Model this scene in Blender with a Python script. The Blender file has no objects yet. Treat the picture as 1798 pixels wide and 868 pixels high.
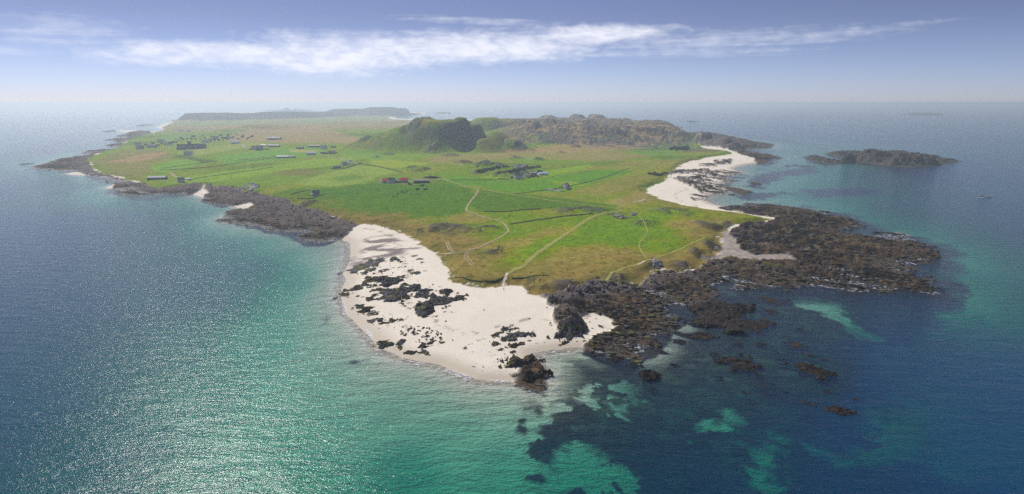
import bpy, bmesh, math, random
import numpy as np
from mathutils import Vector, Matrix
R = math.radians
random.seed(7)
scene = bpy.context.scene
COL = scene.collection

# ------------------------------------------------------------------ camera
CAM_H = 120.0                      # drone height above the sea, metres
FPX, CX, CY, HOR = 1071.0, 899.0, 434.0, 180.0
PITCH = math.atan((CY - HOR) / FPX)
cam_data = bpy.data.cameras.new('camera')
cam_data.sensor_width = 36.0
cam_data.lens = 36.0 * FPX / 1798.0
cam_data.clip_start = 1.0
cam_data.clip_end = 400000.0
cam = bpy.data.objects.new('camera', cam_data)
cam.location = (0, 0, CAM_H)
cam.rotation_euler = (math.pi / 2 - PITCH, 0, 0)
COL.objects.link(cam)
scene.camera = cam

# ------------------------------------------------------------------ light
SUN_AZ, SUN_EL = -33.0, 43.0       # degrees, azimuth from +Y towards +X
sun_data = bpy.data.lights.new('sun', 'SUN')
sun_data.energy = 3.6
sun_data.angle = R(0.53)
sun_data.color = (1.0, 0.965, 0.91)
sun = bpy.data.objects.new('sun', sun_data)
COL.objects.link(sun)
sd_ = Vector((math.sin(R(SUN_AZ)) * math.cos(R(SUN_EL)), math.cos(R(SUN_AZ)) * math.cos(R(SUN_EL)), math.sin(R(SUN_EL))))
sun.rotation_euler = sd_.to_track_quat('Z', 'Y').to_euler()

scene.view_settings.view_transform = 'Standard'
scene.view_settings.look = 'None'
scene.view_settings.exposure = 0.50
scene.view_settings.gamma = 1.0
scene.view_settings.use_curve_mapping = False
cy = scene.cycles
cy.use_denoising = False
cy.use_adaptive_sampling = True
cy.adaptive_threshold = 0.015
cy.adaptive_min_samples = 24
cy.max_bounces = 5
cy.diffuse_bounces = 2
cy.glossy_bounces = 2
cy.transmission_bounces = 2
cy.volume_bounces = 0
cy.transparent_max_bounces = 10
cy.sample_clamp_indirect = 3.0
cy.sample_clamp_direct = 5.0

class NT:
    """small helper round a node tree"""
    def __init__(self, tree):
        self.t = tree; self.n = tree.nodes; self.l = tree.links
        self.n.clear()
    def new(self, typ, **kw):
        nd = self.n.new(typ)
        for k, v in kw.items():
            setattr(nd, k, v)
        return nd
    def put(self, sock, v):
        if isinstance(v, bpy.types.NodeSocket):
            self.l.new(v, sock)
        elif v is not None:
            sock.default_value = v
    def m(self, op, a, b=None, c=None, clamp=False):
        nd = self.new('ShaderNodeMath', operation=op, use_clamp=clamp)
        self.put(nd.inputs[0], a)
        if b is not None: self.put(nd.inputs[1], b)
        if c is not None: self.put(nd.inputs[2], c)
        return nd.outputs[0]
    def vm(self, op, a, b=None):
        nd = self.new('ShaderNodeVectorMath', operation=op)
        self.put(nd.inputs[0], a)
        if b is not None: self.put(nd.inputs[1], b)
        return nd.outputs[0]
    def mix(self, f, a, b, blend='MIX'):
        nd = self.new('ShaderNodeMix', data_type='RGBA', blend_type=blend)
        nd.clamp_factor = True
        self.put(nd.inputs[0], f); self.put(nd.inputs[6], a); self.put(nd.inputs[7], b)
        return nd.outputs[2]
    def ss(self, v, lo, hi):
        nd = self.new('ShaderNodeMapRange', interpolation_type='SMOOTHSTEP')
        self.put(nd.inputs[0], v); nd.inputs[1].default_value = lo; nd.inputs[2].default_value = hi
        return nd.outputs[0]
    def noise(self, vec, scale, detail=4, rough=0.55, dist=0.0):
        nd = self.new('ShaderNodeTexNoise')
        self.put(nd.inputs['Vector'], vec)
        nd.inputs['Scale'].default_value = scale
        nd.inputs['Detail'].default_value = detail
        nd.inputs['Roughness'].default_value = rough
        nd.inputs['Distortion'].default_value = dist
        return nd.outputs['Fac']
    def mapping(self, vec, scale=(1, 1, 1), rot=(0, 0, 0), loc=(0, 0, 0)):
        nd = self.new('ShaderNodeMapping')
        self.put(nd.inputs['Vector'], vec)
        nd.inputs['Scale'].default_value = scale
        nd.inputs['Rotation'].default_value = rot
        nd.inputs['Location'].default_value = loc
        return nd.outputs[0]

# ------------------------------------------------------------------ sky
world = bpy.data.worlds.new('World')
scene.world = world
world.use_nodes = True
w = NT(world.node_tree)
sky = w.new('ShaderNodeTexSky', sky_type='NISHITA')
sky.sun_disc = False
sky.sun_elevation = R(SUN_EL)
sky.sun_rotation = R(SUN_AZ)
sky.altitude = 100
sky.air_density = 1.0
sky.dust_density = 0.15
sky.ozone_density = 3.0
tc = w.new('ShaderNodeTexCoord')
sep = w.new('ShaderNodeSeparateXYZ'); w.put(sep.inputs[0], tc.outputs['Generated'])
az = w.m('MULTIPLY', w.m('ARCTAN2', sep.outputs[0], sep.outputs[1]), 57.2958)
el = w.m('MULTIPLY', w.m('ARCSINE', sep.outputs[2]), 57.2958)
# cloud banks as ellipses in azimuth and elevation, broken up with noise
def ell(a, e, ra, re, tilt=0.0):
    da = w.m('SUBTRACT', az, a)
    de = w.m('SUBTRACT', w.m('SUBTRACT', el, e), w.m('MULTIPLY', da, tilt))
    qa = w.m('POWER', w.m('ABSOLUTE', w.m('DIVIDE', da, ra)), 2.0)
    qe = w.m('POWER', w.m('ABSOLUTE', w.m('DIVIDE', de, re)), 2.0)
    return w.m('SUBTRACT', 1.0, w.m('ADD', qa, qe))
cv = w.new('ShaderNodeCombineXYZ')
w.put(cv.inputs[0], az); w.put(cv.inputs[1], el)
def cl_noise(sx, sy, det, rough, off=0.0, dist=0.0):
    return w.noise(w.mapping(cv.outputs[0], (sx, sy, 1), loc=(off, off * .7, 0)), 1.0, det, rough, dist)
n_big = cl_noise(0.10, 0.55, 6, 0.6, 3.1, 0.3)
n_fine = cl_noise(0.55, 1.35, 8, 0.62, 11.0, 0.35)
n_str = cl_noise(0.06, 1.3, 6, 0.6, 5.0, 0.6)
def mx(lst):
    o = lst[0]
    for q in lst[1:]: o = w.m('MAXIMUM', o, q)
    return o
bank = mx([ell(-25, 3.9, 11, 1.3, .03), ell(-14, 4.1, 13, 2.2, -.005), ell(-3, 4.8, 14, 1.9, .03), ell(7, 5.7, 10, 1.2, .0),
           ell(-17, 3.3, 10, 1.1)])
thin = mx([ell(17, 5.2, 18, 1.0, .02), ell(14, 4.2, 14, .55, 0), ell(27, 5.4, 9, .5, .05), ell(-35, 5.0, 6, 1.6), ell(-40, 3.6, 6, .5), ell(-4, 7.0, 10, .5, -.04)])
dens1 = w.ss(w.m('ADD', w.m('MULTIPLY', bank, 1.1), w.m('MULTIPLY', w.m('SUBTRACT', w.m('ADD', w.m('MULTIPLY', n_big, .65), w.m('MULTIPLY', n_fine, .55)), .60), 2.6)), 0.0, 1.5)
dens2 = w.ss(w.m('ADD', w.m('MULTIPLY', thin, .8), w.m('MULTIPLY', w.m('SUBTRACT', w.m('ADD', w.m('MULTIPLY', n_str, .6), w.m('MULTIPLY', n_fine, .5)), .56), 3.2)), 0.05, 1.5)
cl = w.m('MAXIMUM', w.m('MULTIPLY', dens1, .84), w.m('MULTIPLY', dens2, .42))
lift = w.ss(el, -1.0, 8.0)
tint = w.mix(lift, (.41, .465, .75, 1), (0.325, 0.285, 0.38, 1))
skyc = w.mix(1.0, sky.outputs[0], tint, 'MULTIPLY')
shade = w.mix(n_fine, (5.3, 5.4, 6.1, 1), (6.8, 6.8, 7.2, 1))
final = w.mix(cl, skyc, shade)
bg = w.new('ShaderNodeBackground'); w.put(bg.inputs[0], final); bg.inputs[1].default_value = 0.115
world.cycles.sampling_method = 'MANUAL'
world.cycles.sample_map_resolution = 256
wo = w.new('ShaderNodeOutputWorld'); w.put(wo.inputs[0], bg.outputs[0])

# ------------------------------------------------------------------ helpers
def ray(u, v):
    dx = (u - CX) / FPX; dv = (v - CY) / FPX
    return dx, math.cos(PITCH) - dv * math.sin(PITCH), -(math.sin(PITCH) + dv * math.cos(PITCH))
def P(u, v, z=0.0):
    """survey point seen at (u, v) in the photo, standing at height z -> world x, y"""
    dx, dy, dz = ray(u, v)
    t = (z - CAM_H) / dz
    return (dx * t, dy * t)
def PD(u, d):
    """world x, y on bearing of column u at horizontal forward distance d"""
    return ((u - CX) / FPX * d / 1.0 * 1.0, d)
def poly(pts, z=0.0):
    return np.array([P(u, v, z) for u, v in pts])

def _hash(ix, iy, seed):
    h = (ix.astype(np.uint32) * np.uint32(374761393) + iy.astype(np.uint32) * np.uint32(668265263) + np.uint32(seed * 974634777 & 0xffffffff))
    h = (h ^ (h >> np.uint32(13))) * np.uint32(1274126177)
    h = h ^ (h >> np.uint32(16))
    return (h & np.uint32(0xffff)).astype(np.float32) / 65535.0
def vnoise(x, y, seed=0):
    x = x.astype(np.float32); y = y.astype(np.float32)
    fx = np.floor(x); fy = np.floor(y)
    ix = fx.astype(np.int32); iy = fy.astype(np.int32)
    tx = (x - fx).astype(np.float32); ty = (y - fy).astype(np.float32)
    tx = tx * tx * tx * (tx * (tx * 6 - 15) + 10); ty = ty * ty * ty * (ty * (ty * 6 - 15) + 10)
    a = _hash(ix, iy, seed); b = _hash(ix + 1, iy, seed); c = _hash(ix, iy + 1, seed); d = _hash(ix + 1, iy + 1, seed)
    return (a + (b - a) * tx) * (1 - ty) + (c + (d - c) * tx) * ty
def fbm(x, y, scale, octv=4, seed=0, gain=0.5):
    """value fbm in -1..1, scale = wavelength in metres"""
    s = 0; amp = 1.0; tot = 0; f = 1.0 / scale
    for k in range(octv):
        ca, sa = math.cos(k * 1.1), math.sin(k * 1.1)
        s = s + amp * (vnoise((x * ca - y * sa) * f + 17.3 * k, (x * sa + y * ca) * f - 9.1 * k, seed + k) * 2 - 1)
        tot += amp; amp *= gain; f *= 2.03
    return s / tot
def ridged(x, y, scale, octv=4, seed=0, gain=0.55):
    s = 0; amp = 1.0; tot = 0; f = 1.0 / scale
    for k in range(octv):
        ca, sa = math.cos(k * .8), math.sin(k * .8)
        n = vnoise((x * ca - y * sa) * f + 5.3 * k, (x * sa + y * ca) * f + 3.7 * k, seed + k) * 2 - 1
        s = s + amp * (1 - np.abs(n)); tot += amp; amp *= gain; f *= 2.1
    return s / tot
def sst(v, lo, hi):
    t = np.clip((v - lo) / (hi - lo), 0, 1)
    return t * t * (3 - 2 * t)
def mixc(a, b, f):
    return a + (b - a) * f[..., None]

# polar survey grid centred under the camera
R0, R1, AZ0 = 110.0, 9000.0, R(47)
C_NR, C_NA = 640, 640
c_lr = np.linspace(math.log(R0), math.log(R1), C_NR); c_az = np.linspace(-AZ0, AZ0, C_NA)
CR, CA = np.meshgrid(np.exp(c_lr), c_az, indexing='ij')
CXg = CR * np.sin(CA); CYg = CR * np.cos(CA)
def seg_sd(poly_, closed=True, cap=1e9, want_t=None):
    """signed distance (inside positive) on the coarse grid; open lines give plain distance"""
    p = np.asarray(poly_, float); n = len(p)
    margin = min(cap, 3000.0)
    r_ = np.hypot(p[:, 0], p[:, 1]); a_ = np.arctan2(p[:, 0], p[:, 1])
    rmin, rmax = max(R0, r_.min() - margin), r_.max() + margin
    da = margin / max(r_.min(), 50.0)
    i0 = max(0, int(np.searchsorted(c_lr, math.log(rmin))) - 2); i1 = min(C_NR, int(np.searchsorted(c_lr, math.log(rmax))) + 2)
    j0 = max(0, int(np.searchsorted(c_az, a_.min() - da)) - 2); j1 = min(C_NA, int(np.searchsorted(c_az, a_.max() + da)) + 2)
    out = np.full(CR.shape, -cap if closed else cap, np.float32)
    val = np.zeros(CR.shape, np.float32) if want_t is not None else None
    if i1 <= i0 or j1 <= j0: return (out, val) if want_t is not None else out
    X = CXg[i0:i1, j0:j1].astype(np.float32); Y = CYg[i0:i1, j0:j1].astype(np.float32)
    d2 = np.full(X.shape, 1e18, np.float32); ins = np.zeros(X.shape, bool); vv = np.zeros(X.shape, np.float32)
    for k in range(n if closed else n - 1):
        ax, ay = p[k]; bx, by = p[(k + 1) % n]
        ex, ey = bx - ax, by - ay
        L = ex * ex + ey * ey + 1e-9
        t = np.clip(((X - ax) * ex + (Y - ay) * ey) / L, 0, 1)
        dd = (X - ax - t * ex) ** 2 + (Y - ay - t * ey) ** 2
        if want_t is not None:
            q = dd < d2
            vv = np.where(q, want_t[k] + (want_t[(k + 1) % n] - want_t[k]) * t, vv)
        d2 = np.minimum(d2, dd)
        if closed and ay != by:
            c = (ay > Y) != (by > Y)
            ins ^= c & (X < ex * (Y - ay) / (by - ay) + ax)
    d = np.sqrt(d2)
    if closed: d = np.where(ins, d, -d)
    out[i0:i1, j0:j1] = np.clip(d, -cap, cap)
    if want_t is not None:
        val[i0:i1, j0:j1] = vv
        return out, val
    return out
def sample(arr, r, a):
    fi = np.clip((np.log(r) - c_lr[0]) / (c_lr[1] - c_lr[0]), 0, C_NR - 1.001)
    fj = np.clip((a - c_az[0]) / (c_az[1] - c_az[0]), 0, C_NA - 1.001)
    i = fi.astype(np.int32); j = fj.astype(np.int32); ti = (fi - i).astype(np.float32); tj = (fj - j).astype(np.float32)
    return (arr[i, j] * (1 - ti) + arr[i + 1, j] * ti) * (1 - tj) + (arr[i, j + 1] * (1 - ti) + arr[i + 1, j + 1] * ti) * tj
def union(polys, z=0.0, cap=200.0):
    o = None
    for q in polys:
        s = seg_sd(poly(q, z), True, cap)
        o = s if o is None else np.maximum(o, s)
    return o
# ------------------------------------------------------------------ survey: coast, grass edge, rock, sea floor
LAND = [(292,229),(265,232),(240,229),(204,229),(225,234),(209,239),(232,242),(190,246),(215,251),(182,257),(215,260),(180,264),(150,266),(160,271),(122,277),(107,280),(89,286),(51,296),(80,297),(107,300),(140,300),(112,306),(157,309),(180,314),(182,319),(212,320),(185,330),(212,335),(228,343),(258,343),(287,340),(322,339),(332,340),(360,348),(380,355),(410,362),(420,367),(388,383),(402,390),(442,393),(485,402),(502,407),(532,407),(545,414),(542,424),(570,424),(600,421),(615,427),(615,445),(612,460),(607,475),(602,482),(609,492),(600,503),(599,523),(603,537),(608,552),(626,568),(650,590),(663,610),(688,620),(706,629),(730,634),(770,641),(794,652),(837,667),(879,667),(905,670),(925,676),(940,684),(948,676),(948,655),(939,634),(936,622),(950,619),(981,613),(1020,610),(1035,612),(1065,618),(1100,623),(1115,615),(1130,605),(1125,592),(1145,585),(1165,572),(1181,568),(1178,556),(1168,540),(1185,535),(1200,537),(1225,530),(1242,524),(1250,512),(1260,500),(1278,493),(1294,497),(1276,506),(1300,512),(1340,504),(1367,500),(1387,504),(1434,504),(1494,510),(1534,510),(1581,504),(1641,516),(1611,500),(1631,494),(1601,487),(1578,480),(1591,470),(1568,464),(1621,464),(1635,455),(1626,444),(1631,434),(1594,417),(1578,410),(1534,413),(1491,413),(1447,404),(1501,399),(1501,392),(1474,380),(1434,370),(1384,362),(1334,360),(1300,365),(1280,365),(1254,359),(1237,351),(1244,341),(1268,340),(1277,332),(1262,325),(1275,318),(1265,311),(1287,304),(1300,305),(1287,296),(1307,290),(1334,286),(1345,286),(1349,280),(1367,277),(1344,272),(1320,267),(1297,265),(1317,261),(1349,260),(1352,254),(1335,251),(1317,247),(1289,242),(1272,237),(1240,232),(1208,234),(1190,226),(1164,217),(1130,213),(1060,211),(960,210),(850,210),(770,211.5),(700,208.5),(690,206),(712,203.5),(745,201),(752,199),(730,197.5),(640,197),(500,197),(400,198),(340,201),(300,212),(275,224)]
GRASS = [(285,230),(262,235),(225,245),(212,256),(165,272),(150,283),(160,291),(167,300),(190,306),(225,315),(250,321),(272,332),(297,331),(340,327),(363,325),(383,330),(410,333),(425,338),(452,341),(480,350),(500,354),(520,363),(540,369),(570,376),(587,385),(605,390),(630,393),(662,396),(695,404),(725,418),(750,436),(770,449),(782,470),(786,484),(791,497),(822,501),(850,507),(880,503),(915,502),(922,511),(932,520),(965,522),(995,519),(1027,510),(1052,502),(1072,497),(1090,499),(1128,495),(1138,482),(1165,472),(1190,476),(1213,477),(1234,466),(1238,456),(1257,450),(1264,441),(1270,427),(1267,409),(1287,403),(1307,393),(1347,390),(1354,385),(1317,378),(1250,370),(1203,362),(1162,350),(1137,340),(1132,332),(1152,327),(1167,314),(1176,307),(1185,298),(1200,288),(1229,280),(1257,275),(1284,271),(1284,267),(1237,262),(1226,252),(1205,244),(1190,233),(1160,219.5),(1130,215),(1060,213),(960,212),(850,212),(770,213.5),(690,210.5),(680,206),(700,204),(740,201),(740,199),(640,198),(500,198),(400,199),(345,202),(310,212),(285,224)]
ROCKS = [
 [(40,296),(90,282),(120,272),(150,262),(190,240),(255,228),(270,236),(220,250),(215,262),(170,270),(160,292),(168,301),(192,307),(225,317),(250,322),(275,333),(297,332),(358,327),(352,335),(335,341),(287,345),(258,350),(225,348),(180,334),(205,327),(196,321),(170,318),(140,303),(110,300)],
 [(363,325),(383,330),(410,333),(425,338),(452,341),(480,350),(500,354),(520,363),(540,369),(570,376),(587,385),(605,390),(632,394),(615,408),(600,418),(570,430),(535,430),(502,412),(440,398),(380,386),(404,368),(425,365),(447,361),(438,357),(415,360),(385,362),(358,352)],
 [(918,508),(935,525),(962,532),(958,540),(975,545),(972,556),(988,575),(1003,590),(1014,588),(1020,572),(1012,562),(1040,556),(1068,564),(1072,578),(1050,592),(1030,600),(1018,615),(1100,650),(1150,616),(1200,568),(1270,525),(1400,525),(1690,540),(1700,430),(1530,370),(1390,350),(1300,357),(1256,365),(1300,376),(1357,386),(1347,393),(1307,396),(1287,406),(1283,420),(1298,440),(1325,452),(1380,452),(1400,457),(1360,459),(1330,461),(1300,461),(1278,456),(1240,462),(1213,479),(1190,479),(1165,474),(1140,483),(1130,497),(1090,501),(1072,499),(1027,512),(995,521),(930,521)],
 [(1202,246),(1228,251),(1262,256),(1286,266),(1300,273),(1322,279),(1328,288),(1355,290),(1380,278),(1352,262),(1360,252),(1290,238),(1233,226),(1185,222),(1150,213),(1130,216),(1190,233)],
 [(925,640),(928,618),(940,620),(952,655),(955,690),(925,684),(910,672)],
]
PATCHY = [
 [(1168,306),(1195,302),(1240,299),(1290,300),(1315,306),(1300,316),(1282,320),(1282,332),(1268,342),(1240,342),(1215,332),(1192,322),(1176,313)],
 [(1205,343),(1240,339),(1240,350),(1215,353)],[(1250,282),(1285,281),(1282,290),(1255,290)],[(1225,289),(1250,288),(1260,294),(1225,294)],
]
sdL = seg_sd(poly(LAND), True, 900)
sdG = seg_sd(poly(GRASS, 3.0), True, 1500)
sdR = union(ROCKS, 1.0, 200)
sdPat = union(PATCHY, 1.0, 60)
# sandy holes in the kelp and the kelp beds themselves (sea floor)
KELP = [[(1060,800),(1130,790),(1240,740),(1420,750),(1500,770),(1500,1000),(1000,1000),(1000,860)],
        [(960,718),(1000,713),(1012,745),(988,792),(962,775)],[(914,768),(936,763),(958,798),(978,812),(942,818),(918,802)],[(1005,700),(1040,705),(1050,745),(1020,750)],[(1050,715),(1092,728),(1082,772),(1050,762)],[(925,700),(950,688),(966,718),(940,735)],
        [(915,668),(940,640),(945,625),(962,640),(985,665),(1010,640),(990,625),(1005,622),(1030,640),(1022,612),(1100,620),(1180,560),(1260,510),(1400,500),(1650,515),(1660,540),(1590,640),(1530,730),(1490,768),(1420,758),(1330,745),(1240,735),(1220,765),(1260,830),(1220,868),(1120,820),(1060,790),(1010,760),(985,790),(960,812),(925,800),(918,770),(935,745),(960,740),(970,715),(955,700),(935,690)],
        [(1300,868),(1270,820),(1290,780),(1400,770),(1600,770),(1798,800),(1798,1100),(1200,1100)],
        [(905,752),(925,738),(935,750),(920,762)],[(910,735),(922,726),(930,734),(920,742)],[(565,560),(560,572),(572,570),(575,560)],[(612,634),(640,629),(644,634),(622,640)],
        [(1350,300),(1420,292),(1440,300),(1380,308),(1330,330),(1310,325),(1330,306)],[(1290,343),(1370,334),(1390,338),(1320,350)],[(1400,330),(1520,322),(1560,332),(1440,340)]]
HOLES = [[(1130,612),(1150,597),(1172,596),(1176,606),(1162,609),(1150,607),(1136,620)],[(1203,570),(1222,577),(1220,580),(1203,574)],
         [(1392,519),(1412,516),(1450,522),(1480,535),(1500,552),(1530,572),(1525,580),(1490,572),(1440,556),(1415,540)],[(1425,520),(1445,518),(1458,528),(1440,530)],
         [(950,668),(975,690),(985,712),(975,725),(962,705),(948,685)],[(1010,695),(1035,690),(1040,700),(1018,708)],[(1055,690),(1075,705),(1110,700),(1100,715),(1060,715)],
         [(1235,706),(1290,706),(1325,720),(1290,734),(1250,722)],[(1320,768),(1400,750),(1420,780),(1370,790),(1340,830),(1310,810)],
         [(1000,735),(1020,725),(1050,760),(1040,775),(1020,760)],
         [(930,770),(950,760),(985,790),(965,800)],[(1160,545),(1190,548),(1200,553),(1180,556)],[(1270,515),(1285,516),(1283,520),(1268,519)]]
sdK = union(KELP, 0.0, 120)
sdH = union(HOLES, 0.0, 60)
DEPTH = [(100,560,17),(60,700,17),(200,760,13),(330,700,9.5),(450,800,5.0),(380,860,7),(300,600,14),(480,590,8),(560,700,3.5),(540,640,4.2),(560,600,3.6),(620,760,3.3),(640,680,2.4),(600,840,4.6),(700,850,8),(700,720,3.2),(800,760,4.2),(900,740,4.0),(860,700,2.6),(1000,700,3.0),(1000,820,9.5),(900,810,6.5),(1130,780,10),(1080,760,7.5),(1260,725,6.5),(1360,785,11.5),(1250,860,13),(1100,700,5.5),(1300,790,9),(1200,850,11),(1500,820,15),(1300,640,3.0),(1440,560,3.2),(1440,660,4),(1640,640,24),(1600,560,20),(1690,520,26),(1650,570,25),(1600,640,22),(1670,470,25),(1650,430,22),(1540,740,20),(1570,690,22),(1480,780,18),(1560,740,13),(1750,560,26),(1700,760,24),(1780,850,24),(1640,850,20),(1790,650,28),(1700,450,18),(1600,380,15),(560,520,4.6),(590,500,2.4),(450,480,17),(520,500,12),(400,520,18),(500,430,7),(560,445,3.0),(590,440,1.8),(380,430,14),(250,400,20),(100,400,22),(60,310,22),(430,405,4),(960,640,2.3),(1010,632,2.5),(985,622,1.6),(1150,610,2.0),(1400,300,3.6),(1350,320,2.6),(1300,345,2.0),(1360,350,3.0),(1450,345,7),(1420,260,4.0),(1380,270,3.2),(1500,240,22),(1560,310,10),(1480,285,4),(1650,300,18),(1300,220,22),(600,195,25),(100,240,22),(250,350,9),(180,290,4)]  # lower-right points deepened to put lens corner darkening into the water
dp = np.array([(math.atan2(*P(u, v)), 0.5 * math.log(P(u, v)[0] ** 2 + P(u, v)[1] ** 2), d) for u, v, d in DEPTH])
num = 0; den = 0
for a_, l_, d_ in dp:
    q = ((CA - a_) / 0.09) ** 2 + ((np.log(CR) - l_) / 0.16) ** 2
    wgt = 1.0 / (0.04 + q) ** 2.0
    num = num + wgt * d_; den = den + wgt
DCTRL = (num / den).astype(np.float32)

# hills: (column, top row, forward distance, half width, depth front, depth back, flat top share)
HILLS = [
 (795,210.5,1425,85,92,150,.34),(760,211,1440,110,140,160,.28),(715,222,1450,120,150,180,.1),(680,233,1450,115,150,170,.08),(655,242,1440,90,100,150,.1),(832,217,1420,44,72,120,.2),(872,229,1450,60,90,110,.1),(893,240,1430,50,70,80,.1),
 (850,240,1380,60,70,70,.05),
 (860,204,2000,120,130,200,.2),(905,206.5,2100,170,150,200,.3),(962,200,2900,95,110,150,.2),(1015,198.3,2900,75,100,120,.25),(1047,198.3,2900,78,100,120,.25),(940,207,2500,330,260,250,.5),(1010,205.5,2600,280,220,200,.5),(1082,206,2500,130,180,180,.3),(1135,209.5,2200,150,180,180,.4),(1155,214,2000,70,110,130,.3),(1090,214,2000,260,220,250,.5),(990,215,1850,300,220,250,.4),(1182,226,1900,80,100,110,.3),(1236,231.5,1760,38,50,60,.35),(1160,221,2000,120,110,150,.3),
 (1272,240,1660,36,40,45,.2),(1318,249.5,1570,34,30,40,.2),(1252,243,1700,40,40,50,.2),(1295,246,1620,50,30,40,.1),(1340,253,1560,30,22,30,.1),
 (455,219,2500,120,90,130,.25),(415,226,2400,120,80,120,.2),(560,221,2700,330,170,230,.4),(650,221.5,2600,260,170,230,.4),(500,221,2650,200,120,200,.3),(620,214,3300,260,200,200,.3),(700,213,3200,200,200,200,.3),(760,213,3100,200,160,200,.3),
 (372,198.6,5000,170,160,300,.62),(345,198.6,4950,85,90,200,.5),(420,199.5,5050,250,240,300,.5),(500,196.3,5300,300,260,300,.4),(560,196.6,5500,320,260,300,.4),(620,191.5,5700,320,300,300,.4),(672,188.3,5700,260,300,300,.35),(700,190.5,5800,220,280,280,.3),(738,195.0,6000,150,220,220,.3),(310,213,4200,110,90,120,.2),(290,220,3900,70,50,70,.2),
]
def hill_top(u, v, d):
    dx, dy, dz = ray(u, v)
    return (dx / dy * d, d, CAM_H + dz / dy * d)
HILLS = [(u, v + (2.5 if u > 845 and d < 3500 else 0.0), d * ((.85 if u < 530 else .92 if u < 600 else 1.0) if d > 4900 else 1), hw, df * (2.2 if d > 4900 else 1), db, ft) for u, v, d, hw, df, db, ft in HILLS]
# rocky hummocks out on the pasture: (u, v, half width m, height m)
KNOLLS = [(678,270,22,6),(735,294,26,7),(660,275,12,4),(725,262,34,9),(745,258,30,9),(760,268,30,6),(812,262,24,7),(790,272,28,4),(815,283,22,5),(845,286,24,5),(868,285,26,5),(905,274,24,5),(945,276,20,5),(920,262,34,8),(905,254,40,11),(960,252,36,11),(935,246,36,12),(1010,256,22,6),(985,264,16,4),(965,240,40,12),(1030,242,36,10),(1085,246,26,8),(1120,258,30,5),(1150,257,28,6),(1110,256,24,5),(1165,245,30,9),(1195,258,22,5),(915,300,38,6),(880,302,30,4),(840,298,26,4),(725,291,14,5),(520,258,10,3),(455,262,18,4),(640,262,22,6),(540,342,14,3),(430,330,14,2.5),(445,327,10,2.5),(1060,372,26,2),(1175,372,26,2.5),(1010,372,30,2),(945,492,14,2.5),(1085,487,16,4),(1045,493,16,3),(1000,500,18,2.5),(800,400,24,2),(855,402,16,2),(760,400,20,2),(870,440,14,1.5),(1240,395,16,3),(1225,440,14,3.5),(1290,392,16,2),(1250,428,12,3),(1200,460,14,2),(1130,392,20,2)]
bumps = []
for u, v, hw, hh in KNOLLS:
    x, y = P(u, v, 16 if v < 345 else 7)
    bumps.append((x, y, hw, hh))

def base_height(x, y, r, a):
    """heights without the finest rock relief; also returns masks"""
    L = sample(sdL, r, a); G = sample(sdG, r, a); RK = sample(sdR, r, a); PT = sample(sdPat, r, a)
    wob = fbm(x, y, 26, 4, 3); wob2 = fbm(x, y, 9, 3, 8)
    near = np.clip(r / 500.0, .35, 4.0)
    rock_coast = sst(RK + wob * 6 * near, -6, 10)
    Lw = L + rock_coast * (wob * 8 + wob2 * 4) * np.minimum(near, 2) + (1 - rock_coast) * wob * 1.2
    Gw = G + (wob * 4.5 + wob2 * 2.4) * np.minimum(near, 2.2)
    land = np.clip(Lw, 0, None)
    hs = 2.6 * (1 - np.exp(-land / 30.0)) + 0.012 * np.minimum(land, 60)
    D = sample(DCTRL, r, a)
    sea_d = np.clip(-Lw, 0, None)
    slope = .03 + .0055 * D + .06 * rock_coast
    depth = D * (1 - np.exp(-sea_d * slope / np.maximum(D, .5)))
    h = np.where(Lw > 0, hs, -depth)
    # the grass plateau behind the dune edge
    g = sst(Gw, 0, 9)
    und = fbm(x, y, 90, 4, 21) * 1.6 + fbm(x, y, 320, 2, 33) * 3.0 * sst(G, 60, 400)
    dune = (1 - sst(G, 30, 120)) * (fbm(x, y, 16, 3, 51) * 1.1)
    inland = 3.2 * sst(G, -2, 14) + (7.5 * sst(G, 0, 420) + 9 * sst(G, 250, 1100)) * (1 - .6 * sst(y, 2700, 3300)) + und * sst(G, 5, 60) + dune * g
    h = h + g * np.clip(inland, 0.2, None)
    k_hill = np.zeros_like(h); hill = np.zeros_like(h)
    wx = fbm(x, y, 110, 4, 61) * 13; wy = fbm(x, y, 110, 4, 71) * 13
    for u, v, d, hw, df, db, ft in HILLS:
        cx_, cy_, cz_ = hill_top(u, v, d)
        sel = (np.abs(x - cx_) < hw * 1.4 + 20) & (np.abs(y - cy_) < max(df, db) * 1.4 + 20)
        if not sel.any(): continue
        xs = x[sel] + wx[sel] * min(1, hw / 120) * (.45 if d < 1500 else 1) - cx_; ys = y[sel] + wy[sel] * min(1, hw / 120) * (.45 if d < 1500 else 1) - cy_
        q = np.sqrt((xs / hw) ** 2 + (ys / np.where(ys < 0, df, db)) ** 2)
        kk = 1 - sst(q, ft, 1.05)
        hb = h[sel]
        hill[sel] = np.maximum(hill[sel], np.maximum(cz_ - np.maximum(hb, 0), 0) * kk)
        k_hill[sel] = np.maximum(k_hill[sel], kk)
    coastal = sst(Lw, 0, 25)
    h = h + hill * coastal
    kn = np.zeros_like(h)
    for bx, by, hw, hh in bumps:
        sel = (np.abs(x - bx) < hw * 1.9) & (np.abs(y - by) < hw * 1.9)
        if not sel.any(): continue
        q = np.sqrt(((x[sel] - bx) / hw) ** 2 + ((y[sel] - by) / (hw * 1.15)) ** 2) + wob[sel] * .35 + wob2[sel] * .2
        kk = 1 - sst(q, .1, 1.0)
        h[sel] += hh * kk
        kn[sel] = np.maximum(kn[sel], kk)
    return h, dict(L=Lw, G=Gw, G0=G, RK=RK, PT=PT, rc=rock_coast, hill=k_hill, kn=kn, wob=wob, wob2=wob2)

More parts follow.
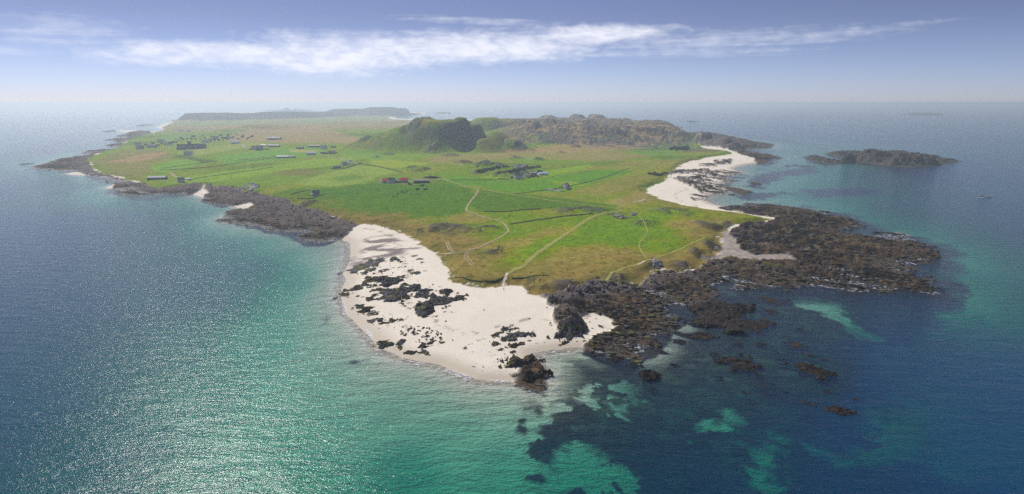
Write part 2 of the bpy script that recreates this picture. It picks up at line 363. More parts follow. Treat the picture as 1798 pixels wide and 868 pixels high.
def terrain(x, y, r, a):
    h, m = base_height(x, y, r, a)
    Lw, Gw = m['L'], m['G']
    # rock relief on the shore reefs
    strike = R(-38)
    cs, sn = math.cos(strike), math.sin(strike)
    xs, ys = x * cs + y * sn, -x * sn + y * cs
    rg = ridged(xs * .30, ys * 1.35, 17, 5, 101)
    rg2 = ridged(xs * .6, ys * 1.2, 5.0, 3, 131)
    rock = sst(m['RK'] + m['wob'] * 5 + m['wob2'] * 3, -1.5, 1.5) * (1 - sst(Gw, -1.0, 1.5)) * sst(Lw + m['wob'] * 10, -34, -6)
    patch = sst(m['PT'] + m['wob'] * 4, -3, 3) * sst(rg + .25 * m['wob2'], .60, .72)
    rock = np.maximum(rock, np.maximum(patch, sst(m['hill'], .03, .12) * sst(r, 900, 1000)) * (1 - sst(Gw, -2, 1)))
    amp = np.where(Lw > 0, 1.5 + 1.8 * sst(Lw, 4, 30), 1.1 * (1 - sst(-Lw, 0, 25)) + .6)
    relief = (rg - .55) * 4.2 + (rg2 - .5) * 1.3 + fbm(x, y, 34, 3, 141) * 1.3
    big = np.clip(fbm(xs * .5, ys, 45, 3, 151) + .15, 0, 1) * 3.2 * sst(Lw, 6, 40)
    h = h - rock * np.clip(h, 0, 3) * .42 * sst(x, 20, 80)
    h = h + rock * (relief * amp * .68 + big)
    # kelp-grown boulders on the sea floor
    kelp = sst(sample(sdK, r, a) + (m['wob'] * 13 + m['wob2'] * 11) * (.4 + .6 * sst(r, 260, 340)) + fbm(x, y, 4, 2, 161) * 4, -(2.0 + 1.5 * sst(r, 300, 360)) - .25 * np.clip(-h, 0, 13) ** 2 * (.2 + .8 * sst(r, 300, 360)), (2.0 + 1.5 * sst(r, 300, 360)) + .25 * np.clip(-h, 0, 13) ** 2 * (.2 + .8 * sst(r, 300, 360))) * (1 - sst(sample(sdH, r, a) + m['wob'] * 8 + m['wob2'] * 8 + fbm(x, y, 4, 2, 162) * 3.5, -3.5, 3.5) * sst(fbm(x + y * .6, y, 30, 4, 163), -.35, .12))
    gaps = sst(fbm(x * .8 + y * .5, y * .6 - x * .3, 11, 5, 171, .6) + .12 * m['wob2'], -.27, -.17)
    kelp = kelp * (1 - (1 - gaps) * (1 - sst(r, 262, 285)) * (1 - sst(x, 38, 60)))
    uw = sst(-h, 0.15, .9)
    kelp = kelp * uw
    h = h + kelp * np.minimum(-h * .35, (rg - .5) * 1.6 + .3)
    # rough heath and crags on the hills
    dry = (Gw > 0)
    rough_z = sst(y, 1250, 1500) * sst(x + 120 - 230 * (1 - sst(y, 1560, 1680)), 0, 200) * sst(m['G0'], 5, 40)
    rh = ridged(x, y * 1.0, 46, 5, 201, .68)
    amp2 = 12 * rough_z * sst(y, 1350, 1750) + 2.4 * m['hill'] * (1 - rough_z) * sst(y, 1560, 1680)
    h = h + np.where(dry, (rh - .74) * amp2, 0)
    # crag detail on Dun-like hill face and on knolls
    cr = ridged(x * 1.3, y * .7, 22, 4, 221)
    h = h + np.where(dry, (cr - .68) * ((1.6 + 1.6 * sst(y, 1500, 1600)) * m['hill'] * sst(y, 1200, 1300) * (1 - sst(y, 2400, 3000)) + 2.6 * m['kn']), 0)
    m.update(rock=rock, kelp=kelp, rg=rg, rg2=rg2, rh=rh, cr=cr, rough=rough_z)
    return h, m

T_NR, T_NA = 1130, 1240
t_lr = np.linspace(math.log(R0), math.log(R1), T_NR); t_az = np.linspace(-AZ0, AZ0, T_NA)
TR, TA = np.meshgrid(np.exp(t_lr), t_az, indexing='ij')
TX = TR * np.sin(TA); TY = TR * np.cos(TA)
TH = np.full(TR.shape, -30.0, np.float32)
pre = sample(sdL, TR, TA) > -330
H_, M_ = terrain(TX[pre], TY[pre], TR[pre], TA[pre])
TH[pre] = H_
def full(arr, fill=0.0):
    o = np.full(TR.shape, fill, np.float32); o[pre] = arr
    return o
def hz(x, y):
    """ground height at world x, y"""
    x = np.asarray(x, float); y = np.asarray(y, float)
    r = np.hypot(x, y); a = np.arctan2(x, y)
    fi = np.clip((np.log(r) - t_lr[0]) / (t_lr[1] - t_lr[0]), 0, T_NR - 1.001); fj = np.clip((a - t_az[0]) / (t_az[1] - t_az[0]), 0, T_NA - 1.001)
    i = fi.astype(int); j = fj.astype(int); ti = fi - i; tj = fj - j
    return (TH[i, j] * (1 - ti) + TH[i + 1, j] * ti) * (1 - tj) + (TH[i, j + 1] * (1 - ti) + TH[i + 1, j + 1] * ti) * tj
def G(u, v):
    """ground point surveyed at photo position (u, v): first place where the line of sight meets the ground or the sea"""
    dx, dy, dz = ray(u, v)
    a = math.atan2(dx, dy); s = dz / math.hypot(dx, dy)
    j = np.clip((a - t_az[0]) / (t_az[1] - t_az[0]), 0, T_NA - 1.001); j0 = int(j); tj = j - j0
    prof = np.maximum(TH[:, j0] * (1 - tj) + TH[:, j0 + 1] * tj, 0.0)
    rr = np.exp(t_lr); zr = CAM_H + s * rr
    k = np.argmax(zr <= prof)
    if k == 0: k = T_NR - 1
    d0 = zr[k - 1] - prof[k - 1]; d1 = zr[k] - prof[k]
    t = d0 / (d0 - d1 + 1e-9) if d0 > 0 else 0
    r = rr[k - 1] + (rr[k] - rr[k - 1]) * min(max(t, 0), 1)
    x, y = r * math.sin(a), r * math.cos(a)
    return x, y, float(hz(x, y))
def gpoly(pts):
    return np.array([G(u, v)[:2] for u, v in pts])
# ------------------------------------------------------------------ ground cover colours (albedo, linear)
def C(*c): return np.array(c, np.float32)
def srgb(r, g, b):
    f = lambda q: (q / 255 / 12.92) if q / 255 <= .04045 else ((q / 255 + .055) / 1.055) ** 2.4
    return np.array([f(r), f(g), f(b)], np.float32)
FIELDS = [  # outline in the photo, colour of the sward, edge softness m, edge wobble m
 ([(455,345),(520,332),(590,330),(650,322),(720,326),(790,322),(835,332),(845,345),(822,372),(780,382),(700,388),(640,390),(590,382),(540,368),(500,354)], C(.047,.105,.018), 10, 14),
 ([(838,332),(900,340),(1000,350),(1080,362),(1075,372),(960,366),(850,372),(826,368)], C(.052,.100,.018), 6, 8),
 ([(517,322),(560,308),(590,298),(633,290),(680,295),(712,302),(665,309),(645,321),(590,328)], C(.150,.205,.060), 14, 10),
 ([(575,314),(620,306),(640,312),(600,320)], C(.070,.13,.028), 14, 8),
 ([(645,285),(670,279),(720,284),(760,288),(703,295),(663,293)], C(.165,.215,.045), 5, 5),
 ([(262,296),(300,283),(330,279),(380,284),(345,291),(300,300),(285,304)], C(.105,.195,.040), 4, 4),
 ([(315,314),(430,297),(540,281),(610,276),(640,270),(600,290),(500,300),(400,316),(350,322),(330,325)], C(.130,.205,.040), 8, 8),
 ([(345,328),(400,318),(470,306),(560,300),(520,320),(440,333),(400,332)], C(.095,.155,.032), 8, 8),
 ([(380,278),(400,272),(470,262),(540,258),(580,262),(560,272),(470,284),(400,290)], C(.090,.180,.042), 5, 5),
 ([(310,268),(360,259),(440,250),(470,252),(440,258),(330,275)], C(.160,.190,.065), 5, 5),
 ([(270,246),(300,238),(350,236),(345,243),(290,249)], C(.100,.165,.060), 8, 6),
 ([(600,262),(660,258),(700,268),(760,270),(720,280),(650,282),(600,274)], C(.105,.175,.040), 14, 10),
 ([(760,300),(820,312),(900,318),(960,312),(1010,305),(1090,290),(1180,292),(1140,306),(1060,322),(990,338),(900,338),(790,322)], C(.070,.155,.026), 12, 12),
 ([(842,302),(870,308),(890,314),(850,312)], C(.165,.25,.030), 8, 5),
 ([(960,300),(1035,290),(1032,298),(980,306),(955,312)], C(.130,.215,.035), 8, 6),
 ([(965,318),(1010,320),(1035,328),(990,326)], C(.150,.20,.038), 10, 8),
 ([(905,273),(950,268),(955,280),(910,284)], C(.085,.185,.04), 10, 8),
 ([(1100,262),(1160,250),(1215,252),(1230,262),(1180,270),(1120,272)], C(.085,.165,.038), 10, 8),
 ([(935,462),(960,440),(1010,400),(1060,380),(1140,378),(1220,395),(1255,410),(1225,438),(1150,456),(1100,438),(1040,428),(985,432)], C(.085,.150,.016), 10, 10),
 ([(1100,372),(1200,370),(1330,382),(1345,389),(1280,400),(1230,396),(1160,382)], C(.105,.165,.018), 8, 6),
 ([(1150,470),(1200,462),(1235,445),(1245,455),(1215,476),(1170,470)], C(.130,.170,.016), 8, 6),
 ([(890,470),(935,430),(985,400),(1020,385),(1000,400),(950,440),(905,478)], C(.100,.160,.020), 8, 6),
 ([(815,460),(840,450),(845,480),(820,482)], C(.085,.15,.02), 7, 6),
 # dry, sandy or heathy ground
 ([(930,465),(985,434),(1050,430),(1110,442),(1145,460),(1120,478),(1040,487),(960,482)], C(.215,.165,.050), 9, 12),
 ([(840,455),(880,425),(930,408),(1000,396),(1005,404),(960,418),(905,440),(860,452)], C(.200,.160,.050), 9, 12),
 ([(1160,392),(1190,385),(1260,398),(1255,404),(1190,404)], C(.230,.190,.065), 8, 9),
 ([(785,380),(830,372),(870,385),(850,392),(790,390)], C(.190,.150,.055), 12, 10),
 ([(1060,355),(1130,336),(1150,345),(1145,355),(1090,362)], C(.240,.185,.080), 10, 8),
 ([(1000,300),(1090,285),(1180,280),(1230,278),(1190,294),(1165,310),(1128,330),(1060,345),(1010,335),(1060,316),(1120,300),(1060,298)], C(.170,.155,.050), 14, 14),
 ([(760,275),(850,268),(960,262),(1060,266),(1150,274),(1060,284),(960,280),(880,278),(800,290),(750,284)], C(.190,.155,.070), 16, 14),
 ([(830,264),(900,252),(1000,250),(1130,255),(1140,262),(1000,268),(900,268)], C(.235,.165,.080), 12, 12),
 ([(160,290),(175,277),(215,264),(290,263),(305,274),(262,292),(256,312),(225,312),(190,304)], C(.145,.125,.055), 10, 12),
 ([(190,284),(240,272),(295,267),(280,276),(230,286)], C(.255,.170,.095), 9, 8),
 ([(395,250),(420,232),(440,224),(560,222),(700,226),(690,236),(650,245),(600,252),(500,252)], C(.235,.165,.100), 20, 16),
 ([(508,262),(560,264),(550,267),(512,268)], C(.28,.23,.10), 5, 4),
 ([(300,276),(330,270),(345,278),(380,281),(360,288),(330,280)], C(.050,.075,.030), 4, 5),
 ([(480,300),(540,296),(560,302),(540,310),(490,308)], C(.110,.115,.040), 14, 12),
 ([(762,412),(800,398),(840,404),(800,420),(770,426)], C(.120,.095,.045), 8, 9),
 ([(828,474),(838,469),(845,474),(836,479)], C(.16,.11,.07), 2, 2),
]
gx, gy, gr, ga = TX[pre], TY[pre], TR[pre], TA[pre]
hh = H_
m = M_
n_a = fbm(gx, gy, 7, 4, 301); n_b = fbm(gx, gy, 45, 4, 311); n_c = fbm(gx, gy, 2.6, 2, 321); n_d = fbm(gx, gy, 180, 3, 331)
lod = np.clip(gr / 600, 1, 4)
n_e = fbm(gx, gy, 24, 3, 341)
grass = np.empty(gx.shape + (3,), np.float32); grass[:] = C(.098, .150, .028)
grass = mixc(grass, np.broadcast_to(C(.128, .150, .036), grass.shape), sst(n_b + n_a * .4, -.1, .5))
grass = mixc(grass, np.broadcast_to(C(.060, .105, .024), grass.shape), sst(n_d - n_a * .3, .0, .5) * .8)
# far pasture and heath
heath = np.empty_like(grass); heath[:] = C(.22, .165, .095)
heath = mixc(heath, np.broadcast_to(C(.105, .115, .045), grass.shape), sst(n_b + n_e * .6, -.15, .45))
heath = mixc(heath, np.broadcast_to(C(.235, .165, .085), grass.shape), sst(n_d + n_a * .5, .05, .5) * .8)
grass = mixc(grass, heath, np.maximum(m['rough'] * sst(gy, 1320, 1520), sst(gy, 2250, 2600) * .85))
plain = (1 - m['hill']) * sst(gy, 2900, 3300)
grass = mixc(grass, np.broadcast_to(C(.105, .160, .055), grass.shape), plain * .8 * sst(n_b + n_d, -.5, .1))
grass = mixc(grass, mixc(np.broadcast_to(C(.066, .058, .058), grass.shape), np.broadcast_to(C(.044, .048, .044), grass.shape), sst(n_b + n_d, -.2, .3)), sst(m['hill'], .02, .25) * sst(gy, 3500, 3800))
for pts, colr, soft, wob in FIELDS:
    s = sample(seg_sd(gpoly(pts), True, 60 + soft * 2), gr, ga)
    ff = sst(s + (m['wob'] * .6 + n_e * .7 + n_a * .35) * wob, -soft * 1.0, soft * 1.0) * (.85 if colr[1] > colr[0] else .62)
    grass = mixc(grass, np.broadcast_to(colr, grass.shape), ff)
# Dun-like hill: mossy green top
hillg = m['hill'] * sst(gy, 1280, 1340) * (1 - sst(gy, 1650, 1750)) * (1 - sst(gx, 60, 130))
grass = mixc(grass, mixc(np.broadcast_to(C(.085, .125, .035), grass.shape), np.broadcast_to(C(.14, .135, .05), grass.shape), sst(n_e + n_a * .5, 0, .5)), sst(hillg, .08, .3))
# brown marram along the dune edge
edge = (1 - sst(m['G0'] + n_b * 26 + n_e * 16, 14, 62)) * (1 - sst(gr, 620, 900))
side = 1 - .55 * sst(gx, 150, 260)
dunec = mixc(np.broadcast_to(C(.165, .128, .042), grass.shape), np.broadcast_to(C(.095, .088, .028), grass.shape), sst(n_a + n_e * .8, -.1, .5))
grass = mixc(grass, dunec, edge * side * .92)
tuft = sst(n_c + n_a * .6, .05, .6)
grass = grass * (1 - .38 * (tuft * (1 - .5 * sst(gr, 500, 1200))))[..., None] * (1 + .32 * n_a)[..., None]
lum = grass.mean(-1, keepdims=True)
greenish = sst(grass[..., 1] - grass[..., 0], -.02, .03)[..., None]
grass = np.clip(lum + (grass - lum) * (1.03 + .26 * greenish), .004, 1) * 1.45 * C(1.08, 1.0, .85)
# slope on the survey grid -> bare crag
FH = TH
d_r = np.gradient(FH, axis=0) / np.gradient(TR, axis=0)
d_a = np.gradient(FH, axis=1) / (TR * (t_az[1] - t_az[0]))
slope = np.sqrt(d_r ** 2 + d_a ** 2)[pre]
crag = np.maximum(m['kn'] * .9 * sst(m['cr'] + .25 * n_a, .50, .66) * (1 - sst(gr, 2500, 3500)), np.maximum(m['hill'] * sst(slope, .62, 1.0), m['rough'] * sst(gy, 1350, 1600) * sst(m['rh'] * .6 + m['cr'] * .5 + n_a * .22, .62, .74)))
crag = np.maximum(crag, sst(slope, .8, 1.4) * sst(gr, 700, 900))
crag = crag * sst(m['G'], 0, 2)
cragc = mixc(np.broadcast_to(C(.150, .132, .122), grass.shape), np.broadcast_to(C(.070, .066, .058), grass.shape), sst(n_a + n_c * .7, -.2, .4))
cragc = mixc(cragc, np.broadcast_to(C(.28, .265, .24), grass.shape), sst(n_c + n_e * .5, .35, .6) * .7)
grass = mixc(grass, cragc, crag * .9)
# sand: dry pale above the tide, a little darker where wet, with drifted weed
sand = np.empty_like(grass); sand[:] = C(.71, .635, .525)
sand = sand * (1 + .05 * n_b + .035 * n_a)[..., None]
wet = 1 - sst(hh + .12 * n_b, .25, 1.15)
sand = mixc(sand, np.broadcast_to(C(.44, .37, .28), grass.shape), wet * .85 * (hh > -.3))
WEED = [[(617,452),(650,432),(640,418),(690,412),(700,422),(728,432),(732,437),(705,438),(700,446),(680,450),(650,448),(625,462)]]
weed = sst(sample(union(WEED, 2.0, 40), gr, ga) + n_b * 6, -6, 2) * sst(fbm(gx * .5 + gy * .35, gy * 1.3 - gx * .5, 16, 4, 401) + .2 * n_a, -.22, -.02)
sand = mixc(sand, np.broadcast_to(C(.185, .145, .145), grass.shape), weed * .92)
tide = sst(1 - np.abs(hh - 2.35 - .3 * n_b) / .14, 0, 1) * sst(n_a + n_c, .05, .5) + sst(1 - np.abs(hh - 1.5 - .3 * n_b) / .10, 0, 1) * sst(n_a + n_c, .2, .6) * .7
sand = mixc(sand, np.broadcast_to(C(.30, .24, .19), grass.shape), np.clip(tide, 0, 1) * .8)
shing = sst(sample(union([[(1262,400),(1290,412),(1312,440),(1345,446),(1400,446),(1430,460),(1370,461),(1335,465),(1300,466),(1240,464),(1225,476),(1240,452),(1262,448),(1268,430)]], 2.0, 40), gr, ga), -4, 4)
sand = mixc(sand, np.broadcast_to(C(.26, .215, .19), grass.shape) * (1 + .5 * n_c)[..., None], shing * .9)
# shore rock: black and weed-brown low down, mauve-grey and lichened higher up
rk = mixc(np.broadcast_to(C(.026, .021, .018), grass.shape), np.broadcast_to(C(.105, .070, .042), grass.shape), sst(m['rg2'] + .5 * n_b + .3 * n_a, .44, .74))
rk = mixc(rk, np.broadcast_to(C(.014, .013, .014), grass.shape), sst(n_e + n_a * .6, .0, .35) * .8)
rk = mixc(rk, np.broadcast_to(C(.205, .165, .155), grass.shape) * (1 + .3 * n_c)[..., None], sst(hh + 1.6 * n_e + 1.2 * n_a + 2.4 * (gx < -60) * (gr < 1400) - 1.6 * (gx > 150), 4.2, 6.0) * .75)
rk = mixc(rk, np.broadcast_to(C(.26, .175, .085), grass.shape), sst(n_c + .6 * n_a + .4 * m['rg2'], .62, .95) * .7 * sst(hh, .4, 1.2))
slab = sst(n_b + .45 * n_e + .25 * n_d, .12, .45) * sst(hh, .9, 2.0)
rk = mixc(rk, np.broadcast_to(C(.150, .118, .092), grass.shape) * (1 + .45 * n_c)[..., None], slab * .75)
rk = mixc(rk, np.broadcast_to(C(.205, .165, .155), grass.shape) * (1 + .45 * n_c)[..., None], sst(m['G0'] + 9 * n_e + 6 * n_a, -30, -8) * (gx < -60) * .6)
rk = mixc(rk, np.broadcast_to(C(.190, .160, .155), grass.shape) * (1 + .35 * n_c)[..., None], sst(m['G0'] + 9 * n_e + 8 * n_a, -22, -6) * ((gx > 10) & (gx < 130)) * .7)
moss = sst(n_b + .5 * n_e, .34, .5) * sst(hh, 3.2, 4.6) * sst(gx, 20, 50) * (1 - sst(gr, 480, 560))
rk = mixc(rk, np.broadcast_to(C(.165, .150, .030), grass.shape), moss * .85)
# sea floor
floor = np.empty_like(grass); floor[:] = C(.66, .60, .50)
floor = floor * (1 + .10 * n_b)[..., None]
kc = mixc(np.broadcast_to(C(.035, .027, .022), grass.shape), np.broadcast_to(C(.110, .080, .045), grass.shape), sst(n_a + n_c * .5, 0, .5))
colr = np.where((hh > -.2)[..., None], sand, floor)
colr = mixc(colr, kc, m['kelp'] * .95)
colr = mixc(colr, rk, m['rock'])
gmask = sst(m['G'] + n_a * 2.2 + n_c * 1.2, -.8, .8) * (hh > .5)
colr = mixc(colr, grass, gmask)
# sandy blow-outs where feet cut through the dune edge
blow = sst(n_a + n_c * .8, .55, .8) * (1 - sst(np.abs(m['G'] - 1.0), 2.0, 5.0)) * (gr < 620) * (1 - m['rock'])
colr = mixc(colr, sand, blow * .7)
# keep the ground albedo inside a fixed range
colr = np.clip(colr, .012, .8).astype(np.float32)
mask = np.stack([gmask, m['rock'] * (1 - gmask) + crag * gmask, np.clip(wet * (hh > -.5), 0, 1), np.ones_like(gmask)], -1).astype(np.float32)

def grid_mesh(name, X, Y, Z, keep):
    """mesh of the cells of a polar grid whose corner is kept"""
    nr, na = X.shape
    cell = keep[:-1, :-1] | keep[1:, :-1] | keep[:-1, 1:] | keep[1:, 1:]
    used = np.zeros(X.shape, bool)
    used[:-1, :-1] |= cell; used[1:, :-1] |= cell; used[:-1, 1:] |= cell; used[1:, 1:] |= cell
    idx = np.full(X.shape, -1, np.int64); idx[used] = np.arange(used.sum())
    ii, jj = np.nonzero(cell)
    quads = np.stack([idx[ii, jj], idx[ii, jj + 1], idx[ii + 1, jj + 1], idx[ii + 1, jj]], -1).astype(np.int32)
    co = np.stack([X[used], Y[used], Z[used]], -1).astype(np.float32)
    me = bpy.data.meshes.new(name)
    me.vertices.add(len(co)); me.vertices.foreach_set('co', co.ravel())
    n = len(quads)
    me.loops.add(n * 4); me.loops.foreach_set('vertex_index', quads.ravel())
    me.polygons.add(n); me.polygons.foreach_set('loop_start', np.arange(0, n * 4, 4, dtype=np.int32))
    me.polygons.foreach_set('use_smooth', np.ones(n, bool))
    me.update(calc_edges=True)
    me.validate()
    return me, used
def add_color(me, name, arr):
    at = me.attributes.new(name, 'FLOAT_COLOR', 'POINT')
    at.data.foreach_set('color', arr.astype(np.float32).ravel())

def link(o, parent=None):
    COL.objects.link(o)
    if parent is not None: o.parent = parent
    return o
def mesh_obj(name, me, mat=None, parent=None):
    o = bpy.data.objects.new(name, me)
    if mat is not None and not me.materials: me.materials.append(mat)
    return link(o, parent)
def tag(o, label=None, cat=None, group=None, kind=None):
    if label: o['label'] = label
    if cat: o['category'] = cat
    if group: o['group'] = group
    if kind: o['kind'] = kind
    return o
def material(name):
    mt = bpy.data.materials.new(name); mt.use_nodes = True
    return mt, NT(mt.node_tree)

# ------------------------------------------------------------------ island ground and sea floor
gm, t = material('ground_cover')
ac = t.new('ShaderNodeAttribute', attribute_name='cover'); am = t.new('ShaderNodeAttribute', attribute_name='kindmask')
geo = t.new('ShaderNodeNewGeometry')
sm = t.new('ShaderNodeSeparateColor'); t.put(sm.inputs[0], am.outputs['Color'])
pos = geo.outputs['Position']
f1 = t.noise(pos, 0.55, 5, 0.65); f2 = t.noise(pos, 2.4, 4, 0.6)
fine = t.m('ADD', t.m('MULTIPLY', f1, .6), t.m('MULTIPLY', f2, .4))
rockv = sm.outputs[1]
contrast = t.m('ADD', t.m('MULTIPLY', rockv, 1.5), t.m('ADD', t.m('MULTIPLY', sm.outputs[0], .95), .10))
gain = t.m('ADD', 1.0, t.m('MULTIPLY', t.m('SUBTRACT', fine, .5), contrast))
vc = t.vm('SCALE', ac.outputs['Color']); t.put(vc.node.inputs['Scale'], gain)
bs = t.new('ShaderNodeBsdfPrincipled')
t.put(bs.inputs['Base Color'], vc)
t.put(bs.inputs['Roughness'], t.m('SUBTRACT', .92, t.m('MULTIPLY', sm.outputs[2], t.m('MULTIPLY', t.m('SUBTRACT', 1.0, sm.outputs[0]), .38))))
t.put(bs.inputs['Specular IOR Level'], t.m('MULTIPLY', t.m('ADD', t.m('MULTIPLY', rockv, .5), .15), t.m('MULTIPLY', sm.outputs[2], .5)))
bp = t.new('ShaderNodeBump'); bp.inputs['Distance'].default_value = 1.0
t.put(bp.inputs['Height'], t.m('MULTIPLY', fine, t.m('ADD', t.m('MULTIPLY', rockv, 4.5), t.m('ADD', t.m('MULTIPLY', sm.outputs[0], .55), .05))))
bp.inputs['Strength'].default_value = .8
t.put(bs.inputs['Normal'], bp.outputs[0])
t.put(t.new('ShaderNodeOutputMaterial').inputs[0], bs.outputs[0])

keep = TH > -17
me, used = grid_mesh('island_ground', TX, TY, TH, keep)
cfull = np.zeros(TR.shape + (4,), np.float32); cfull[..., :3] = C(.30, .28, .24); cfull[..., 3] = 1
cfull[pre, :3] = colr
mfull = np.zeros(TR.shape + (4,), np.float32); mfull[pre] = mask
add_color(me, 'cover', cfull[used]); add_color(me, 'kindmask', mfull[used])
tag(mesh_obj('island_ground', me, gm), kind='structure')

# ------------------------------------------------------------------ sea
wr = np.concatenate([np.exp(np.linspace(math.log(70.0), math.log(9000.0), 620)), np.exp(np.linspace(math.log(9300.0), math.log(120000.0), 26))])
wa = np.linspace(-R(58), R(58), 560)
WR, WA = np.meshgrid(wr, wa, indexing='ij')
WX, WY = WR * np.sin(WA), WR * np.cos(WA)
rq = np.clip(WR, R0, R1); aq = np.clip(WA, -AZ0, AZ0)
wd = np.full(WR.shape, 24.0)
sdw = sample(sdL, rq, aq)
D = sample(DCTRL, rq, aq)
inner = (sdw > -330) & (sdw < 40)
tx_, ty_ = rq[inner] * np.sin(aq[inner]), rq[inner] * np.cos(aq[inner])
hw_, _ = base_height(tx_, ty_, rq[inner], aq[inner])
wd = np.where(sdw >= 40, 0.0, D)
wd[inner] = np.clip(-hw_, 0, None)
wd = np.where(WR > R1, 24.0, wd)
keepw = (sdw < 45) | (WR > R1 * .98) | (WR < R0 * 1.02)
sea_me, usedw = grid_mesh('sea', WX, WY, np.zeros_like(WX), keepw)
dep = np.zeros(usedw.sum() * 4, np.float32).reshape(-1, 4); dep[:, 0] = wd[usedw]; dep[:, 3] = 1
add_color(sea_me, 'depth', dep)
sm_, t = material('sea_water')
ad = t.new('ShaderNodeAttribute', attribute_name='depth')
sp = t.new('ShaderNodeSeparateColor'); t.put(sp.inputs[0], ad.outputs['Color'])
d = sp.outputs[0]
def ex(k): return t.m('EXPONENT', t.m('MULTIPLY', d, -k))
cc = t.new('ShaderNodeCombineColor')
K = (0.40, 0.052, 0.125)
body = ex(0.07)
for i_, k_ in enumerate(K): t.put(cc.inputs[i_], t.m('MULTIPLY', ex(k_), body))
trans = t.new('ShaderNodeBsdfTransparent'); t.put(trans.inputs[0], cc.outputs[0])
up = t.new('ShaderNodeBsdfDiffuse')
upc = t.mix(t.m('SUBTRACT', 1.0, body), (0, 0, 0, 1), (0.005, 0.056, 0.145, 1)); t.put(up.inputs[0], upc)
add = t.new('ShaderNodeAddShader'); t.put(add.inputs[0], trans.outputs[0]); t.put(add.inputs[1], up.outputs[0])
geo = t.new('ShaderNodeNewGeometry'); pos = geo.outputs['Position']
w1 = t.noise(t.mapping(pos, (.06, .17, 1), (0, 0, R(24))), 1.0, 3, .55)
w2 = t.noise(t.mapping(pos, (.35, .85, 1), (0, 0, R(20))), 1.0, 3, .6)
w3 = t.noise(t.mapping(pos, (1.5, 2.6, 1), (0, 0, R(32))), 1.0, 2, .6)
wv = t.m('ADD', t.m('MULTIPLY', w1, .7), t.m('ADD', t.m('MULTIPLY', w2, .30), t.m('MULTIPLY', w3, .12)))
bp = t.new('ShaderNodeBump'); bp.inputs['Distance'].default_value = 1.0; bp.inputs['Strength'].default_value = .75
t.put(bp.inputs['Height'], wv)
fr = t.new('ShaderNodeFresnel'); fr.inputs[0].default_value = 1.33; t.put(fr.inputs['Normal'], bp.outputs[0])
gl = t.new('ShaderNodeBsdfGlossy'); dist_ = t.new('ShaderNodeSeparateXYZ'); t.put(dist_.inputs[0], pos); t.put(gl.inputs['Roughness'], t.m('ADD', .10, t.m('MULTIPLY', t.ss(dist_.outputs[1], 250.0, 1400.0), .03))); t.put(gl.inputs['Normal'], bp.outputs[0])
mxs = t.new('ShaderNodeMixShader'); t.put(mxs.inputs[0], fr.outputs[0]); t.put(mxs.inputs[1], add.outputs[0]); t.put(mxs.inputs[2], gl.outputs[0])
# thin swash where the water runs out on the shore
sw = t.noise(pos, .35, 6, .7)
foam = t.m('MULTIPLY', t.m('MULTIPLY', t.ss(d, .45, .06), t.ss(sw, .50, .64)), .6)
fo = t.new('ShaderNodeBsdfDiffuse'); fo.inputs[0].default_value = (.8, .82, .82, 1)
mxf = t.new('ShaderNodeMixShader'); t.put(mxf.inputs[0], foam); t.put(mxf.inputs[1], mxs.outputs[0]); t.put(mxf.inputs[2], fo.outputs[0])
t.put(t.new('ShaderNodeOutputMaterial').inputs[0], mxf.outputs[0])
tag(mesh_obj('sea', sea_me, sm_), kind='structure')

# ------------------------------------------------------------------ haze over the sea
def box_mesh(name, x0, x1, y0, y1, z0, z1):
    v = [(x0,y0,z0),(x1,y0,z0),(x1,y1,z0),(x0,y1,z0),(x0,y0,z1),(x1,y0,z1),(x1,y1,z1),(x0,y1,z1)]
    f = [(0,3,2,1),(4,5,6,7),(0,1,5,4),(1,2,6,5),(2,3,7,6),(3,0,4,7)]
    me = bpy.data.meshes.new(name); me.from_pydata(v, [], f); me.update()
    return me
hm, t = material('haze_air')
pv = t.new('ShaderNodeVolumePrincipled')
pv.inputs['Color'].default_value = (.80, .93, 1.0, 1)
pv.inputs['Density'].default_value = HAZE if 'HAZE' in globals() else 1.6e-4
pv.inputs['Anisotropy'].default_value = .38
t.put(t.new('ShaderNodeOutputMaterial').inputs['Volume'], pv.outputs[0])
haze = mesh_obj('haze', box_mesh('haze', -125000, 125000, -3000, 125000, -40, 122.5), hm)
tag(haze, kind='stuff')
# ------------------------------------------------------------------ materials for the things
def simple(name, col, rough=.8, var=.25, scale=.6, bump=0.0, spec=.08, metal=0.0):
    mt, t = material(name)
    geo = t.new('ShaderNodeNewGeometry')
    f = t.noise(geo.outputs['Position'], scale, 5, .6)
    g = t.m('ADD', 1 - var * .5, t.m('MULTIPLY', f, var))
    v = t.vm('SCALE', tuple(col)); t.put(v.node.inputs['Scale'], g)
    b = t.new('ShaderNodeBsdfPrincipled'); t.put(b.inputs['Base Color'], v)
    b.inputs['Roughness'].default_value = rough; b.inputs['Specular IOR Level'].default_value = spec; b.inputs['Metallic'].default_value = metal
    if bump:
        bp = t.new('ShaderNodeBump'); bp.inputs['Distance'].default_value = bump; t.put(bp.inputs['Height'], f); t.put(b.inputs['Normal'], bp.outputs[0])
    t.put(t.new('ShaderNodeOutputMaterial').inputs[0], b.outputs[0])
    return mt
